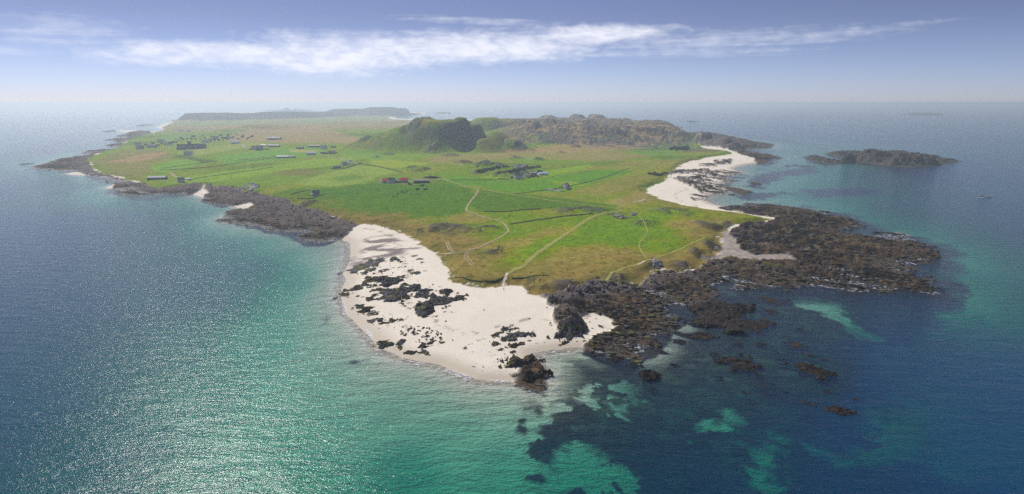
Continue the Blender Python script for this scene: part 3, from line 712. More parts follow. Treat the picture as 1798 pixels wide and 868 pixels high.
def rock_material(name, dark, mid, light, weed=None, turf=None, lmin=.62):
    mt, t = material(name)
    geo = t.new('ShaderNodeNewGeometry'); pos = geo.outputs['Position']
    big = t.noise(pos, .16, 5, .6); mid_n = t.noise(t.mapping(pos, (.6, 1.6, 1.2), (0, 0, R(35))), .55, 6, .65); fin = t.noise(pos, 2.2, 4, .6)
    c = t.mix(t.ss(mid_n, .42, .62), (*dark, 1), (*mid, 1))
    c = t.mix(t.m('MULTIPLY', t.ss(t.m('ADD', t.m('MULTIPLY', fin, .6), t.m('MULTIPLY', big, .4)), lmin - .1, lmin + .08), .8), c, (*light, 1))
    sz = t.new('ShaderNodeSeparateXYZ'); t.put(sz.inputs[0], geo.outputs['True Normal'])
    if weed is not None:
        c = t.mix(t.m('MULTIPLY', t.ss(t.m('ADD', big, t.m('MULTIPLY', fin, .25)), .66, .76), .85), c, (*weed, 1))
    if turf is not None:
        c = t.mix(t.m('MULTIPLY', t.ss(sz.outputs[2], .82, .95), t.ss(t.m('ADD', big, t.m('MULTIPLY', fin, .3)), .60, .74)), c, (*turf, 1))
    b = t.new('ShaderNodeBsdfPrincipled'); t.put(b.inputs['Base Color'], c)
    b.inputs['Roughness'].default_value = .85; b.inputs['Specular IOR Level'].default_value = .08
    bp = t.new('ShaderNodeBump'); bp.inputs['Distance'].default_value = .9; bp.inputs['Strength'].default_value = .8
    t.put(bp.inputs['Height'], t.m('ADD', t.m('MULTIPLY', mid_n, .8), t.m('MULTIPLY', fin, .25))); t.put(b.inputs['Normal'], bp.outputs[0])
    t.put(t.new('ShaderNodeOutputMaterial').inputs[0], b.outputs[0])
    return mt
RM = dict(
 black=rock_material('black_shore_rock', (.045,.042,.044), (.115,.105,.102), (.22,.20,.185), (.15,.17,.03)),
 brown=rock_material('weed_brown_rock', (.040,.031,.024), (.125,.087,.056), (.24,.165,.09), (.13,.12,.03)),
 grey=rock_material('grey_shore_rock', (.070,.065,.067), (.165,.15,.145), (.30,.27,.25), (.17,.18,.03)),
 turf=rock_material('turf_capped_rock', (.050,.046,.045), (.14,.11,.07), (.22,.17,.10), None, (.19,.13,.03)),
 pale=rock_material('pale_lichen_rock', (.20,.18,.155), (.44,.39,.33), (.62,.57,.50), None, None, .55),
 isle=rock_material('islet_rock', (.038,.033,.030), (.085,.068,.054), (.20,.165,.13), None, (.060,.064,.024), .60),
 reef=rock_material('tidal_reef_rock', (.016,.013,.013), (.050,.034,.025), (.13,.085,.048)),
)

# ------------------------------------------------------------------ rocks as relief on a footprint
def rock_mesh(cx, cy, a, b, rot, H, seed, cell, ground=None, sink=.25, sharp=1.0, lobes=.8):
    """an outcrop with footprint half-axes a (along rot) and b, height H above the ground under it"""
    ext = max(a, b) * 1.25
    n = max(9, min(110, int(2 * ext / cell)))
    q = np.linspace(-ext, ext, n)
    LX, LY = np.meshgrid(q, q, indexing='ij')
    LX = LX + (vnoise(LX * 3.1 / cell + seed, LY * 3.1 / cell, seed) - .5) * cell * .7
    LY = LY + (vnoise(LX * 2.7 / cell, LY * 2.7 / cell + seed, seed + 1) - .5) * cell * .7
    cr, sr = math.cos(rot), math.sin(rot)
    U = LX * cr + LY * sr; V = -LX * sr + LY * cr
    s = max(a, b)
    nz = fbm(LX + 31 * seed, LY - 17 * seed, s * .55, 5, seed, .6)
    qd = np.sqrt((U / a) ** 2 + (V / b) ** 2) * (1 + nz * lobes * 1.5)
    rg = ridged(U * .6 + 13 * seed, V * 1.3, s * .5, 6, seed + 7, .60)
    st = vnoise(U / (s * .22) + seed, V / (s * .12), seed + 3)
    prof = np.clip(1 - qd ** 2, 0, 1) ** (.55 / sharp)
    h = H * prof * (.12 + 1.05 * np.clip((rg - .25) / .6, 0, 1.05) + .3 * (st - .5)) * 1.15
    wx_, wy_ = cx + LX, cy + LY
    gz = np.maximum(hz(wx_, wy_), -1.2) if ground is None else np.full(LX.shape, float(ground))
    g0 = float(np.maximum(hz(cx, cy), -1.0)) if ground is None else float(ground)
    Z = gz + h - sink - np.clip(qd - 1, 0, 1) * 1.0
    keep = qd < 1.05
    co = np.stack([LX, LY, Z - g0], -1)
    cellk = keep[:-1, :-1] & keep[1:, :-1] & keep[:-1, 1:] & keep[1:, 1:]
    idx = np.full(LX.shape, -1); us = np.zeros(LX.shape, bool)
    us[:-1, :-1] |= cellk; us[1:, :-1] |= cellk; us[:-1, 1:] |= cellk; us[1:, 1:] |= cellk
    idx[us] = np.arange(us.sum())
    i, j = np.nonzero(cellk)
    f = np.stack([idx[i, j], idx[i + 1, j], idx[i + 1, j + 1], idx[i, j + 1]], -1)
    me = bpy.data.meshes.new('rock')
    me.from_pydata(co[us].tolist(), [], f.tolist())
    me.update()
    return me, g0
def px_size(u, v, wpx, hpx):
    """metres spanned on the ground by wpx columns and hpx rows about (u, v)"""
    x, y, z = G(u, v)
    d = math.hypot(math.hypot(x, y), CAM_H - z)
    x1, y1 = P(u, v + hpx / 2, z); x0, y0 = P(u, v - hpx / 2, z)
    return x, y, z, wpx / FPX * y / math.cos(PITCH) * 1.0, math.hypot(x1 - x0, y1 - y0)
rock_n = [0]
def rock(name, label, cat, u, v, wpx, hpx, kind='black', tall=None, tilt=0.0, group=None, cellk=1.0, sharp=1.0, ground=None, slim=.26):
    x, y, z, wm, dm = px_size(u, v, wpx, hpx)
    rock_n[0] += 1
    tall = tall if tall is not None else .28 * min(wm, dm) + .5
    # part of the seen height is the rock itself, not its depth on the ground
    a_, b_ = wm * .50, max(slim * wm, (dm - tall * 1.4) / 2)
    me, g0 = rock_mesh(x, y, a_, b_, R(tilt), tall, 900 + rock_n[0] * 3, max(.32, max(a_, b_) / 26) * cellk, ground, sharp=sharp)
    o = mesh_obj(name, me, RM[kind]); o.location = (x, y, g0)
    return tag(o, label, cat, group)

ROCKLIST = [
 ('large dark grey outcrop at the water edge below the weed streaks',631,470,35,22,'grey',2.6,-25),
 ('long low grey outcrop between the weed streaks and the waterside rock',666,456.5,23,8,'grey',1.3,5),
 ('dark ragged outcrop at the upper edge of the beach rocks',694,455,15,9,'black',1.5,20),
 ('small grey slab beside the ragged outcrop on the upper beach',705,460,7,5,'grey',.8,0),
 ('dark boulder right of the large waterside outcrop',657,465.5,6,5,'black',1.0,0),
 ('pair-shaped dark rock in the middle of the upper beach',676,474,12,8,'black',1.1,-30),
 ('uppermost link of the dark rock chain near the dune foot',727,450,11,4,'black',.9,-20),
 ('middle link of the dark rock chain near the dune foot',737,455,11,5,'black',.9,-25),
 ('lowest link of the dark rock chain near the dune foot',741,461,9,4,'black',.7,0),
 ('flat grey wedge of rock below the rock chain',730,480,18,6,'grey',1.1,5),
 ('low dark rock left of the grey wedge on the upper beach',720,475.5,12,6,'black',.9,20),
 ('thin line of dark rock right of the grey wedge',747,476,15,3,'black',.5,0),
 ('low dark rock awash at the waterline left of the beach',597,480.5,13,5,'black',.7,0),
 ('small dark rock above the flat weedy outcrop',657,481,9,4,'black',.8,10),
 ('flat brownish outcrop touching the long black ridge',672,488,33,11,'brown',1.6,12),
 ('long black rock ridge across the upper beach',685,495,43,15,'black',3.0,14),
 ('dark rock at the right end of the long black ridge',706,486.5,13,6,'black',1.1,15),
 ('rounded brown rock with bright green weed on its end',648,492,20,12,'brown',2.0,15),
 ('low brown rock below the green weed rock',642,501,15,10,'brown',1.4,30),
 ('cluster-like brown outcrop near the water left of the ridge',625,507,24,11,'brown',1.5,20),
 ('dark brown rock right at the waterline tip of the beach',607,518,17,9,'brown',1.2,25),
 ('dark rock standing in the shallows off the left waterline',589,524,14,6,'black',.9,25),
 ('flat weedy slab below the long black ridge',664,509.5,26,8,'brown',1.1,15),
 ('round brown rock on open sand left of the great outcrop',650,524,19,10,'brown',1.5,-10),
 ('little dark rock left of the round brown rock',629,520,11,4,'black',.7,5),
 ('grey left shoulder of the great outcrop',686,518,28,20,'grey',2.8,20),
 ('upper middle block of the great outcrop with green weed',706,512,30,17,'grey',2.8,10),
 ('peaked upper right block of the great outcrop',728,507,28,18,'black',3.0,5),
 ('small dark pinnacle under the great outcrop left side',711,521,13,10,'black',2.2,30),
 ('right centre block of the great outcrop',741,516,30,16,'grey',2.6,-10),
 ('tall black pyramid rock standing below the great outcrop',746,544,38,34,'black',6.0,0),
 ('broad grey ridge at the right end of the great outcrop',774,530,46,22,'grey',3.4,-8),
 ('dark tail rock at the far right end of the great outcrop',806,524,19,12,'black',2.2,-15),
 ('turf-topped ochre block behind the great outcrop',785,513,24,12,'turf',2.6,0),
 ('small brown slab above the turf-topped block',773,504,10,3,'brown',.6,0),
 ('square brown rock near the left surf',642,545,17,12,'brown',2.0,0),
 ('upright grey rock beside the square brown rock',629.5,539,10,9,'grey',1.6,20),
 ('low dark rock under the square brown rock',652,551,22,8,'black',1.1,-5),
 ('little dark rock left of the upright grey rock',619,542,8,5,'black',.7,0),
 ('leftmost rock of the line above the left surf',654,565,14,9,'grey',1.3,0),
 ('second rock of the line above the left surf',668,562,14,7,'grey',1.5,0),
 ('long low front rock of the line above the left surf',673,568,22,7,'brown',1.1,8),
 ('dark third rock of the line above the left surf',688,564,17,8,'black',1.5,5),
 ('thin weedy tail of the line above the left surf',704,562,16,6,'brown',.7,15),
 ('small brown rock on open sand left of the black pyramid',708,536.5,8,6,'brown',.9,20),
 ('small dark rock at the right foot of the black pyramid',766,556,8,4,'black',.8,0),
 ('small dark rock alone on the central sand',783,565,7,4,'black',.7,10),
 ('tiny dark rock below the lone central rock',784,574,5,3,'black',.5,0),
 ('ragged dark rock left of the boulder field',705,601,18,12,'black',1.3,-10),
 ('large black rock at the waterline beside the foam',675,606,25,14,'black',1.8,0),
 ('dark stub rock between the waterline rock and boulder field',703,611,11,9,'black',1.3,10),
 ('long brown rock lowest of the boulder field at the surf edge',721,619,21,9,'brown',1.3,-10),
 ('upright brown rock above the lowest surf rocks',744,606,13,12,'brown',1.6,15),
 ('forked dark rock beside the lowest brown surf rock',744,619,22,11,'black',1.3,18),
 ('dark rock right of the upright brown rock',756,602,13,12,'black',1.4,-30),
 ('dark rock at the right edge of the boulder field',775,602,11,8,'black',1.0,15),
 ('small peaked rock alone right of the boulder field',817,611,10,7,'black',1.0,0),
 ('tiny dark rock right of the small peaked rock',830.5,618,6,3,'black',.5,0),
 ('grey upper end of the diagonal rock ridge on the sand',887,578,17,12,'grey',1.8,-20),
 ('long grey main block of the diagonal rock ridge',900,591,22,28,'grey',3.2,-50),
 ('brown lower left stub of the diagonal rock ridge',902,607,13,12,'brown',1.8,-40),
 ('brown lower right stub of the diagonal rock ridge',914,605,9,11,'brown',1.6,-40),
 ('small brown rock left of the diagonal ridge',869,588,9,11,'brown',1.2,-40),
 ('slim brown rock above right of the diagonal ridge',906,576.5,12,6,'brown',.9,-30),
 ('long slim brown rock right of the diagonal ridge',919,587,14,13,'brown',1.4,-45),
 ('weed-green low rock below the long slim brown rock',929,599,9,8,'brown',.6,-45),
 ('small brown rock left of the big brown point rock',880,614,8,8,'brown',1.0,-40),
 ('tiny brown rock below left of the diagonal ridge',886,622,5,5,'brown',.7,0),
 ('brown rock linking the diagonal ridge and the point rock',902,618,11,9,'brown',1.3,-30),
 ('big brown crag at the sandy point beside the lagoon',919,638,25,40,'brown',5.5,-60),
 ('dark seaward crag at the very tip of the sandy point',936,663,19,34,'reef',4.2,-60),
 ('small dark rock at the foam left of the point crag',903,661,12,8,'black',1.0,-20),
 ('lone leaf-shaped rock above the turquoise lagoon',990.5,604,9,13,'brown',1.5,-55),
 ('big dark outcrop where the reef meets the sand',998,575,40,28,'black',4.2,-25),
 ('small dark rock in the sand pocket inside the reef',1055,573,14,6,'black',.9,0),
 ('tiny rock in the sand pocket inside the reef',1026,577,8,5,'black',.8,0),
 ('small rock at the lagoon edge of the reef',1025,599,9,4,'black',.8,0),
 ('brown rock islet standing in the right-hand bay',1296,334,37,13,'brown',3.4,0),
]
for lb, u, v, wp, hp, kd, tl, ti in ROCKLIST:
    rock('rock_outcrop', lb, 'rock', u, v, wp, hp, kd, min(tl * .62, 3.0), ti, 'rock outcrops on the north beach' if u < 1200 else None)
# the boulder field: dozens of small rocks half sunk in the sand
rb = random.Random(5)
for k in range(46):
    for _ in range(20):
        u = rb.uniform(705, 776); v = rb.uniform(572, 598)
        if abs((v - 578) - (u - 705) * .24) < 13: break
    rock('beach_boulder', 'small dark boulder half sunk in the sand of the beach boulder field', 'boulder', u, v, rb.uniform(3, 8), rb.uniform(2.5, 5.5), rb.choice(['black', 'brown', 'black']), rb.uniform(.5, 1.2), rb.uniform(-40, 40), 'boulder field on the beach', 1.2)
for u, v in [(700,470),(712,468),(668,470),(690,480),(698,492),(635,480),(660,503),(620,515),(760,500),(812,590),(850,545),(930,560),(1046,560),(1036,566),(1060,583),(1013,600),(795,598),(870,505),(960,541),(1040,577)]:
    rock('beach_boulder', 'small scattered stone lying alone on the pale beach sand', 'boulder', u, v, rb.uniform(3, 5), rb.uniform(2, 3), 'black', rb.uniform(.4, .8), rb.uniform(-40, 40), 'stray stones on the beach', 1.3)
SKERRY = [
 ('brown skerry standing alone in the dark kelp bay',1139,659,44,18,'reef',2.4,5),
 ('small dark skerry below the brown skerry in the kelp bay',1148,684,18,7,'reef',1.0,0),
 ('dark skerry just off the reef nose by the lagoon',1077,629,31,16,'reef',1.6,10),
 ('low dark skerry left of the reef nose by the lagoon',1050,622.5,25,7,'reef',.9,0),
 ('long weed-covered skerry in the kelp bay, nearest the pale sand streak',1226,591,64,13,'reef',1.4,-8),
 ('small flat skerry left of the long weed-covered one',1195,601,24,9,'reef',.9,-10),
 ('small ragged skerry beside the turquoise sand hole',1164,618,20,8,'reef',.9,-10),
 ('flat weed skerry above the pale sand streak',1221,570,25,10,'reef',.8,-20),
 ('broad dark skerry with an ochre patch in the middle bay',1303,638,74,26,'reef',1.8,-8),
 ('elongated dark skerry with an ochre flank, right of the broad one',1424,650,66,24,'reef',1.7,-28),
 ('outermost low black skerry at the lower right',1479,721,62,17,'reef',1.3,-15),
 ('low weed reef between the outermost skerry and the elongated one',1415,706,50,14,'reef',.7,-20),
 ('thin weed reef below the broad dark skerry',1345,678,38,18,'reef',.6,-35),
 ('large tidal reef in the channel beside the headland',1268,553,80,48,'reef',3.4,-22),
 ('ochre-lit right part of the large tidal reef',1300,541,40,18,'reef',2.4,-10),
 ('tapering tail of the large tidal reef',1322,569,80,18,'reef',1.6,-20),
 ('upper weed streak off the headland reef',1345,524,60,16,'reef',.9,-25),
 ('short weed streak below the upper one',1350,546,32,10,'reef',.8,-25),
 ('slim weed streak in the open channel',1398,606,52,12,'reef',.8,-28),
 ('slim dark streak reef right of the broad skerry',1368,622,34,10,'reef',.6,-25),
 ('ragged reef edge under the headland south side',1490,518,40,9,'reef',.8,-5),
 ('far right reef fragment off the headland tip',1646,505,26,8,'reef',.8,-5),
 ('tiny skerry off the right headland corner',1637,433,16,4,'reef',.7,0),
 ('small brown skerry in the right-hand bay above the brown islet',1326,322,12,4,'brown',1.0,0),
 ('tiny flat skerry left of the small one in the right-hand bay',1321,327,9,3,'brown',.7,0),
 ('low reef awash between the bay and the rocky isle',1408,291,26,5,'brown',.8,0),
 ('dark skerry ringed by breaking water on the open right sea',1727,346,8,2.4,'black',1.1,0),
 ('low flat skerry far out left of the shore',46,288,14,2,'black',1.2,0),
 ('thin skerry off the far left point, nearer the shore',113,280,12,2,'black',1.4,0),
 ('dark cone skerry off the far west hills',1171,215.5,11,3,'black',12.0,0),
 ('small skerry far out on the western sea',1213,214,9,1.6,'black',6.0,0),
 ('flat reef below the far cone skerry',1192,223.5,18,2,'black',2.5,0),
 ('lone skerry near the far left headland',253,220.5,11,1.2,'black',5.0,0),
 ('far left skerry off the village shore',192,230.5,10,1.3,'black',3.0,0),
]
for lb, u, v, wp, hp, kd, tl, ti in SKERRY:
    rock('skerry', lb, 'skerry', u, v, wp, hp, kd, tl * (.75 if v > 480 else 1), ti, 'skerries round the island', 1.0, .8, ground=-.25, slim=.17)
for u, v, wp, hp, ti in [(1380,640,26,8,-28),(1338,604,30,8,-25),(1452,688,28,9,-20),(1256,622,20,7,-15),(1296,604,24,7,-22),(1505,702,22,7,-15),(1446,632,24,7,-28),(1262,662,18,6,-10),(1404,578,22,6,-25),(1336,660,22,7,-25),(1376,688,20,7,-30),(1186,640,16,6,-10),(1110,640,18,7,-10),(1420,624,20,6,-25),(1310,690,16,6,-25)]:
    rock('skerry', 'thin weed-covered reef fragment barely awash among the kelp bay skerries', 'skerry', u, v, wp, hp, 'reef', .75, ti, 'reef fragments awash in the kelp bay', 1.0, .8, ground=-.25, slim=.15)
INLAND = [
 ('big pale erratic boulder alone on the green pasture',994,330,13,7,'pale',4.5,0),
 ('scatter-like pale low outcrop left of the big erratic boulder',972,334,15,6,'pale',1.6,20),
 ('pale outcrop left of the track junction with a dark hollow',1089,381,20,6,'pale',1.8,15),
 ('small pale outcrop at the right of the track junction',1112,377,12,5,'pale',1.5,-15),
 ('cream weathered outcrop above the black reef shore',1152,464,19,10,'pale',1.5,0),
 ('small white boulder on the edge of the reef shore',1131,495,9,5,'pale',1.6,10),
 ('grey crag low on the left pasture above the shore',443,328,14,9,'pale',3.0,20),
 ('second grey crag low on the left pasture, nearer the sea',425,331,12,5,'pale',1.8,0),
 ('reddish bare outcrop in the scrub behind the white croft house',912,294,18,6,'pale',4.0,0),
]
for lb, u, v, wp, hp, kd, tl, ti in INLAND:
    rock('field_outcrop', lb, 'rock', u, v, wp, hp, kd, tl, ti)

# loose boulders and broken ledges strewn over the reefs: nobody could count them
def strew(name, n, mat, test, smin, smax, seed, rmax):
    g = np.random.default_rng(seed)
    cand = np.nonzero(test)[0]
    # even in area: weight by cell size, biased to where they can be seen
    wgt = gr[cand] ** 2 / (gr[cand] ** 1.4)
    pick = g.choice(cand, n, p=wgt / wgt.sum())
    bm_ = bmesh.new(); bmesh.ops.create_icosphere(bm_, subdivisions=1, radius=1.0)
    bv = np.array([v.co[:] for v in bm_.verts]); bf = np.array([[v.index for v in f.verts] for f in bm_.faces]); bm_.free()
    nv = len(bv)
    s = smin * (smax / smin) ** (g.random(n) ** 1.7)
    jit = 1 + (g.random((n, nv)) - .5) * .75
    sc = np.stack([s * g.uniform(1.0, 2.8, n), s * g.uniform(.5, 1.0, n), s * g.uniform(.3, .6, n)], -1)
    a_ = R(-38) + g.normal(0, .5, n)
    L = bv[None] * jit[..., None] * sc[:, None, :]
    X_ = L[..., 0] * np.cos(a_)[:, None] - L[..., 1] * np.sin(a_)[:, None]; Y_ = L[..., 0] * np.sin(a_)[:, None] + L[..., 1] * np.cos(a_)[:, None]
    cx_ = gx[pick] + g.normal(0, .5, n); cy_ = gy[pick] + g.normal(0, .5, n)
    cz_ = hz(cx_, cy_) + s * .05
    V_ = np.stack([X_ + cx_[:, None], Y_ + cy_[:, None], L[..., 2] + cz_[:, None]], -1).reshape(-1, 3)
    F_ = (bf[None] + (np.arange(n) * nv)[:, None, None]).reshape(-1, 3)
    me = bpy.data.meshes.new(name)
    me.vertices.add(len(V_)); me.vertices.foreach_set('co', V_.astype(np.float32).ravel())
    me.loops.add(F_.size); me.loops.foreach_set('vertex_index', F_.astype(np.int32).ravel())
    me.polygons.add(len(F_)); me.polygons.foreach_set('loop_start', np.arange(0, F_.size, 3, dtype=np.int32))
    me.update(calc_edges=True)
    return tag(mesh_obj(name, me, mat), kind='stuff')
reefy = (m['rock'] > .75) & (hh > -.35) & (gr < 950)
strew('reef_boulders', 3000, RM['brown'], reefy & (gx > 40) & (hh < 3.2), .35, 1.7, 11, 950)
strew('reef_boulders', 2200, RM['black'], reefy & (gx > 10), .35, 1.9, 12, 950)
strew('reef_boulders', 900, RM['grey'], reefy & (gx < -40), .4, 1.8, 13, 950)
strew('shore_pebbles', 500, RM['black'], (m['rock'] < .1) & (gmask < .02) & (hh > .6) & (hh < 3.0) & (gx < 60) & (gx > -170) & (gr < 520) & (n_b > .05), .12, .45, 14, 520)

# ------------------------------------------------------------------ islets: relief inside a surveyed shore outline
def islet(label, shore, peaks, mat, cell, seed, rough=.55):
    pl = poly(shore); c0 = pl.mean(0)
    lo = pl.min(0) - cell * 3; hi = pl.max(0) + cell * 3
    xs = np.arange(lo[0], hi[0], cell); ys = np.arange(lo[1], hi[1], cell)
    X, Y = np.meshgrid(xs, ys, indexing='ij')
    d2 = np.full(X.shape, 1e18); ins = np.zeros(X.shape, bool); n = len(pl)
    for k in range(n):
        ax, ay = pl[k]; bx, by = pl[(k + 1) % n]
        ex_, ey_ = bx - ax, by - ay
        t = np.clip(((X - ax) * ex_ + (Y - ay) * ey_) / (ex_ ** 2 + ey_ ** 2 + 1e-9), 0, 1)
        d2 = np.minimum(d2, (X - ax - t * ex_) ** 2 + (Y - ay - t * ey_) ** 2)
        if ay != by: ins ^= ((ay > Y) != (by > Y)) & (X < ex_ * (Y - ay) / (by - ay) + ax)
    size = max(hi - lo)
    sd = np.where(ins, 1, -1) * np.sqrt(d2) + fbm(X, Y, size * .10, 4, seed) * size * .022
    rg = ridged(X, Y, size * .11, 6, seed + 5, .68)
    h = 2.5 * sst(sd, 0, size * .03) + .4
    for u, v, d, hw, db in peaks:
        px_, py_, pz_ = hill_top(u, v, d)
        q = np.sqrt(((X - px_) / hw) ** 2 + ((Y - py_) / db) ** 2) + fbm(X, Y, hw * .8, 3, seed + 9) * .22
        h = np.maximum(h, pz_ * (1.0 if rough < .5 else .85) * (1 - sst(q, .2, 1.15)))
    h = h * (1 - rough + rough * 1.5 * rg) * sst(sd, -cell, size * .035)
    h = h + (ridged(X, Y, size * .05, 4, seed + 15, .7) - .6) * size * .03 * sst(sd, 0, size * .05)
    h = np.where(sd > 0, np.maximum(h, 0) + .1, np.maximum(sd * .3, -3))
    keep = sd > -cell * 1.6
    me, us = grid_mesh('islet', X - c0[0], Y - c0[1], h, keep)
    me.polygons.foreach_set('use_smooth', np.zeros(len(me.polygons), bool))
    o = mesh_obj('islet', me, mat); o.location = (c0[0], c0[1], 0)
    return tag(o, label, 'islet')
islet('rugged rocky isle with a sand spit in the right-hand sea',
      [(1410,276),(1435,274),(1455,279),(1475,283),(1490,281),(1466,275),(1449,270),(1470,266),(1520,268),(1560,266),(1600,269),(1640,274),(1665,280),(1690,283),(1672,287),(1645,291),(1600,294),(1560,292),(1530,288),(1500,285),(1470,286),(1458,289),(1430,285)],
      [(1535,260.5,1300,42,55),(1555,263,1290,30,45),(1590,268,1220,45,38),(1510,267,1260,40,45),(1625,273,1220,40,36),(1475,266.5,1330,30,40),(1560,276,1200,34,20),(1435,276,1240,20,16)], RM['isle'], 1.9, 41)
islet('lone hump-backed islet on the hazy right horizon', [(1583,201),(1600,199.5),(1640,199.5),(1662,201.5),(1655,203),(1620,203),(1595,202)],
      [(1613,184.5,5700,150,170),(1640,190.0,5700,180,160),(1600,190.0,5700,140,160)], RM['black'], 9.0, 51, .25)
islet('small dark islet off the end of the far headland', [(762,199),(775,198),(793,198),(793,199.5),(775,200)],
      [(775,194.5,6700,60,120),(785,196,6700,50,110)], RM['isle'], 9.0, 61, .25)
islet('faint low islands on the left horizon', [(455,194.5),(500,193.5),(552,194),(552,195.5),(500,195.8)],
      [(492,190,8600,200,250),(520,191.5,8600,220,250),(470,192,8600,150,250)], RM['isle'], 22.0, 71, .25)
# ------------------------------------------------------------------ mesh collector
class MB:
    def __init__(self): self.v = []; self.f = []
    def add(self, vs, fs):
        n = len(self.v); self.v += [tuple(q) for q in vs]; self.f += [tuple(i + n for i in q) for q in fs]; return self
    def box(self, x0, x1, y0, y1, z0, z1):
        return self.add([(x0,y0,z0),(x1,y0,z0),(x1,y1,z0),(x0,y1,z0),(x0,y0,z1),(x1,y0,z1),(x1,y1,z1),(x0,y1,z1)],
                        [(0,3,2,1),(4,5,6,7),(0,1,5,4),(1,2,6,5),(2,3,7,6),(3,0,4,7)])
    def prism(self, prof, x0, x1):
        """profile of (y, z) points, counter-clockwise, pulled along x"""
        n = len(prof)
        vs = [(x0, y, z) for y, z in prof] + [(x1, y, z) for y, z in prof]
        fs = [(i, (i + 1) % n, n + (i + 1) % n, n + i) for i in range(n)] + [tuple(range(n))[::-1], tuple(range(n, 2 * n))]
        return self.add(vs, fs)
    def tube(self, p0, p1, r0, r1, k=6):
        p0, p1 = Vector(p0), Vector(p1); ax = (p1 - p0).normalized()
        s = ax.orthogonal().normalized(); q = ax.cross(s)
        vs = []
        for p, r in ((p0, r0), (p1, r1)):
            for i in range(k):
                a = 2 * math.pi * i / k
                vs.append(p + (s * math.cos(a) + q * math.sin(a)) * r)
        fs = [(i, (i + 1) % k, k + (i + 1) % k, k + i) for i in range(k)] + [tuple(range(k))[::-1], tuple(range(k, 2 * k))]
        return self.add(vs, fs)
    def mesh(self, name):
        me = bpy.data.meshes.new(name); me.from_pydata(self.v, [], self.f); me.update(); return me
    def build(self, name, mat, parent=None):
        return mesh_obj(name, self.mesh(name), mat, parent)
def empty(name, loc, rz=0.0):
    o = bpy.data.objects.new(name, None); o.location = loc; o.rotation_euler = (0, 0, rz); o.empty_display_size = 1.0
    return link(o)
def copy_tree(o, parent=None):
    c = o.copy(); COL.objects.link(c); c.parent = parent
    for ch in list(o.children): copy_tree(ch, c)
    return c

WALLM = dict(white=simple('white_render', (.78,.77,.74), .8, .12), grey=simple('grey_harled_wall', (.46,.45,.43), .9, .25), stone=simple('dark_stone_wall', (.095,.085,.080), .95, .5, .8, .2),
             dark=simple('dark_cladding', (.050,.052,.055), .8, .25), cream=simple('cream_render', (.62,.58,.50), .85, .15), pinkstone=simple('abbey_stone', (.15,.13,.12), .95, .4, .5, .2))
ROOFM = dict(slate=simple('slate_roof', (.13,.135,.15), .65, .35, 1.2), red=simple('red_sheet_roof', (.72,.050,.035), .55, .2, .8), pale=simple('pale_sheet_roof', (.24,.225,.20), .55, .25), white=simple('white_sheet_roof', (.42,.43,.44), .5, .15),
             blue=simple('pale_blue_sheet_roof', (.42,.50,.60), .5, .15), grey=simple('grey_sheet_roof', (.26,.26,.28), .6, .3), pink=simple('faded_pink_roof', (.42,.33,.31), .7, .2))
GLASS = simple('window_glass', (.03,.035,.045), .08, .1, 1, 0, .6)
FRAME = simple('white_window_frame', (.75,.75,.73), .6, .05)
DOORM = simple('painted_door', (.10,.16,.20), .6, .1)
POT = simple('clay_chimney_pot', (.40,.20,.12), .9, .2)

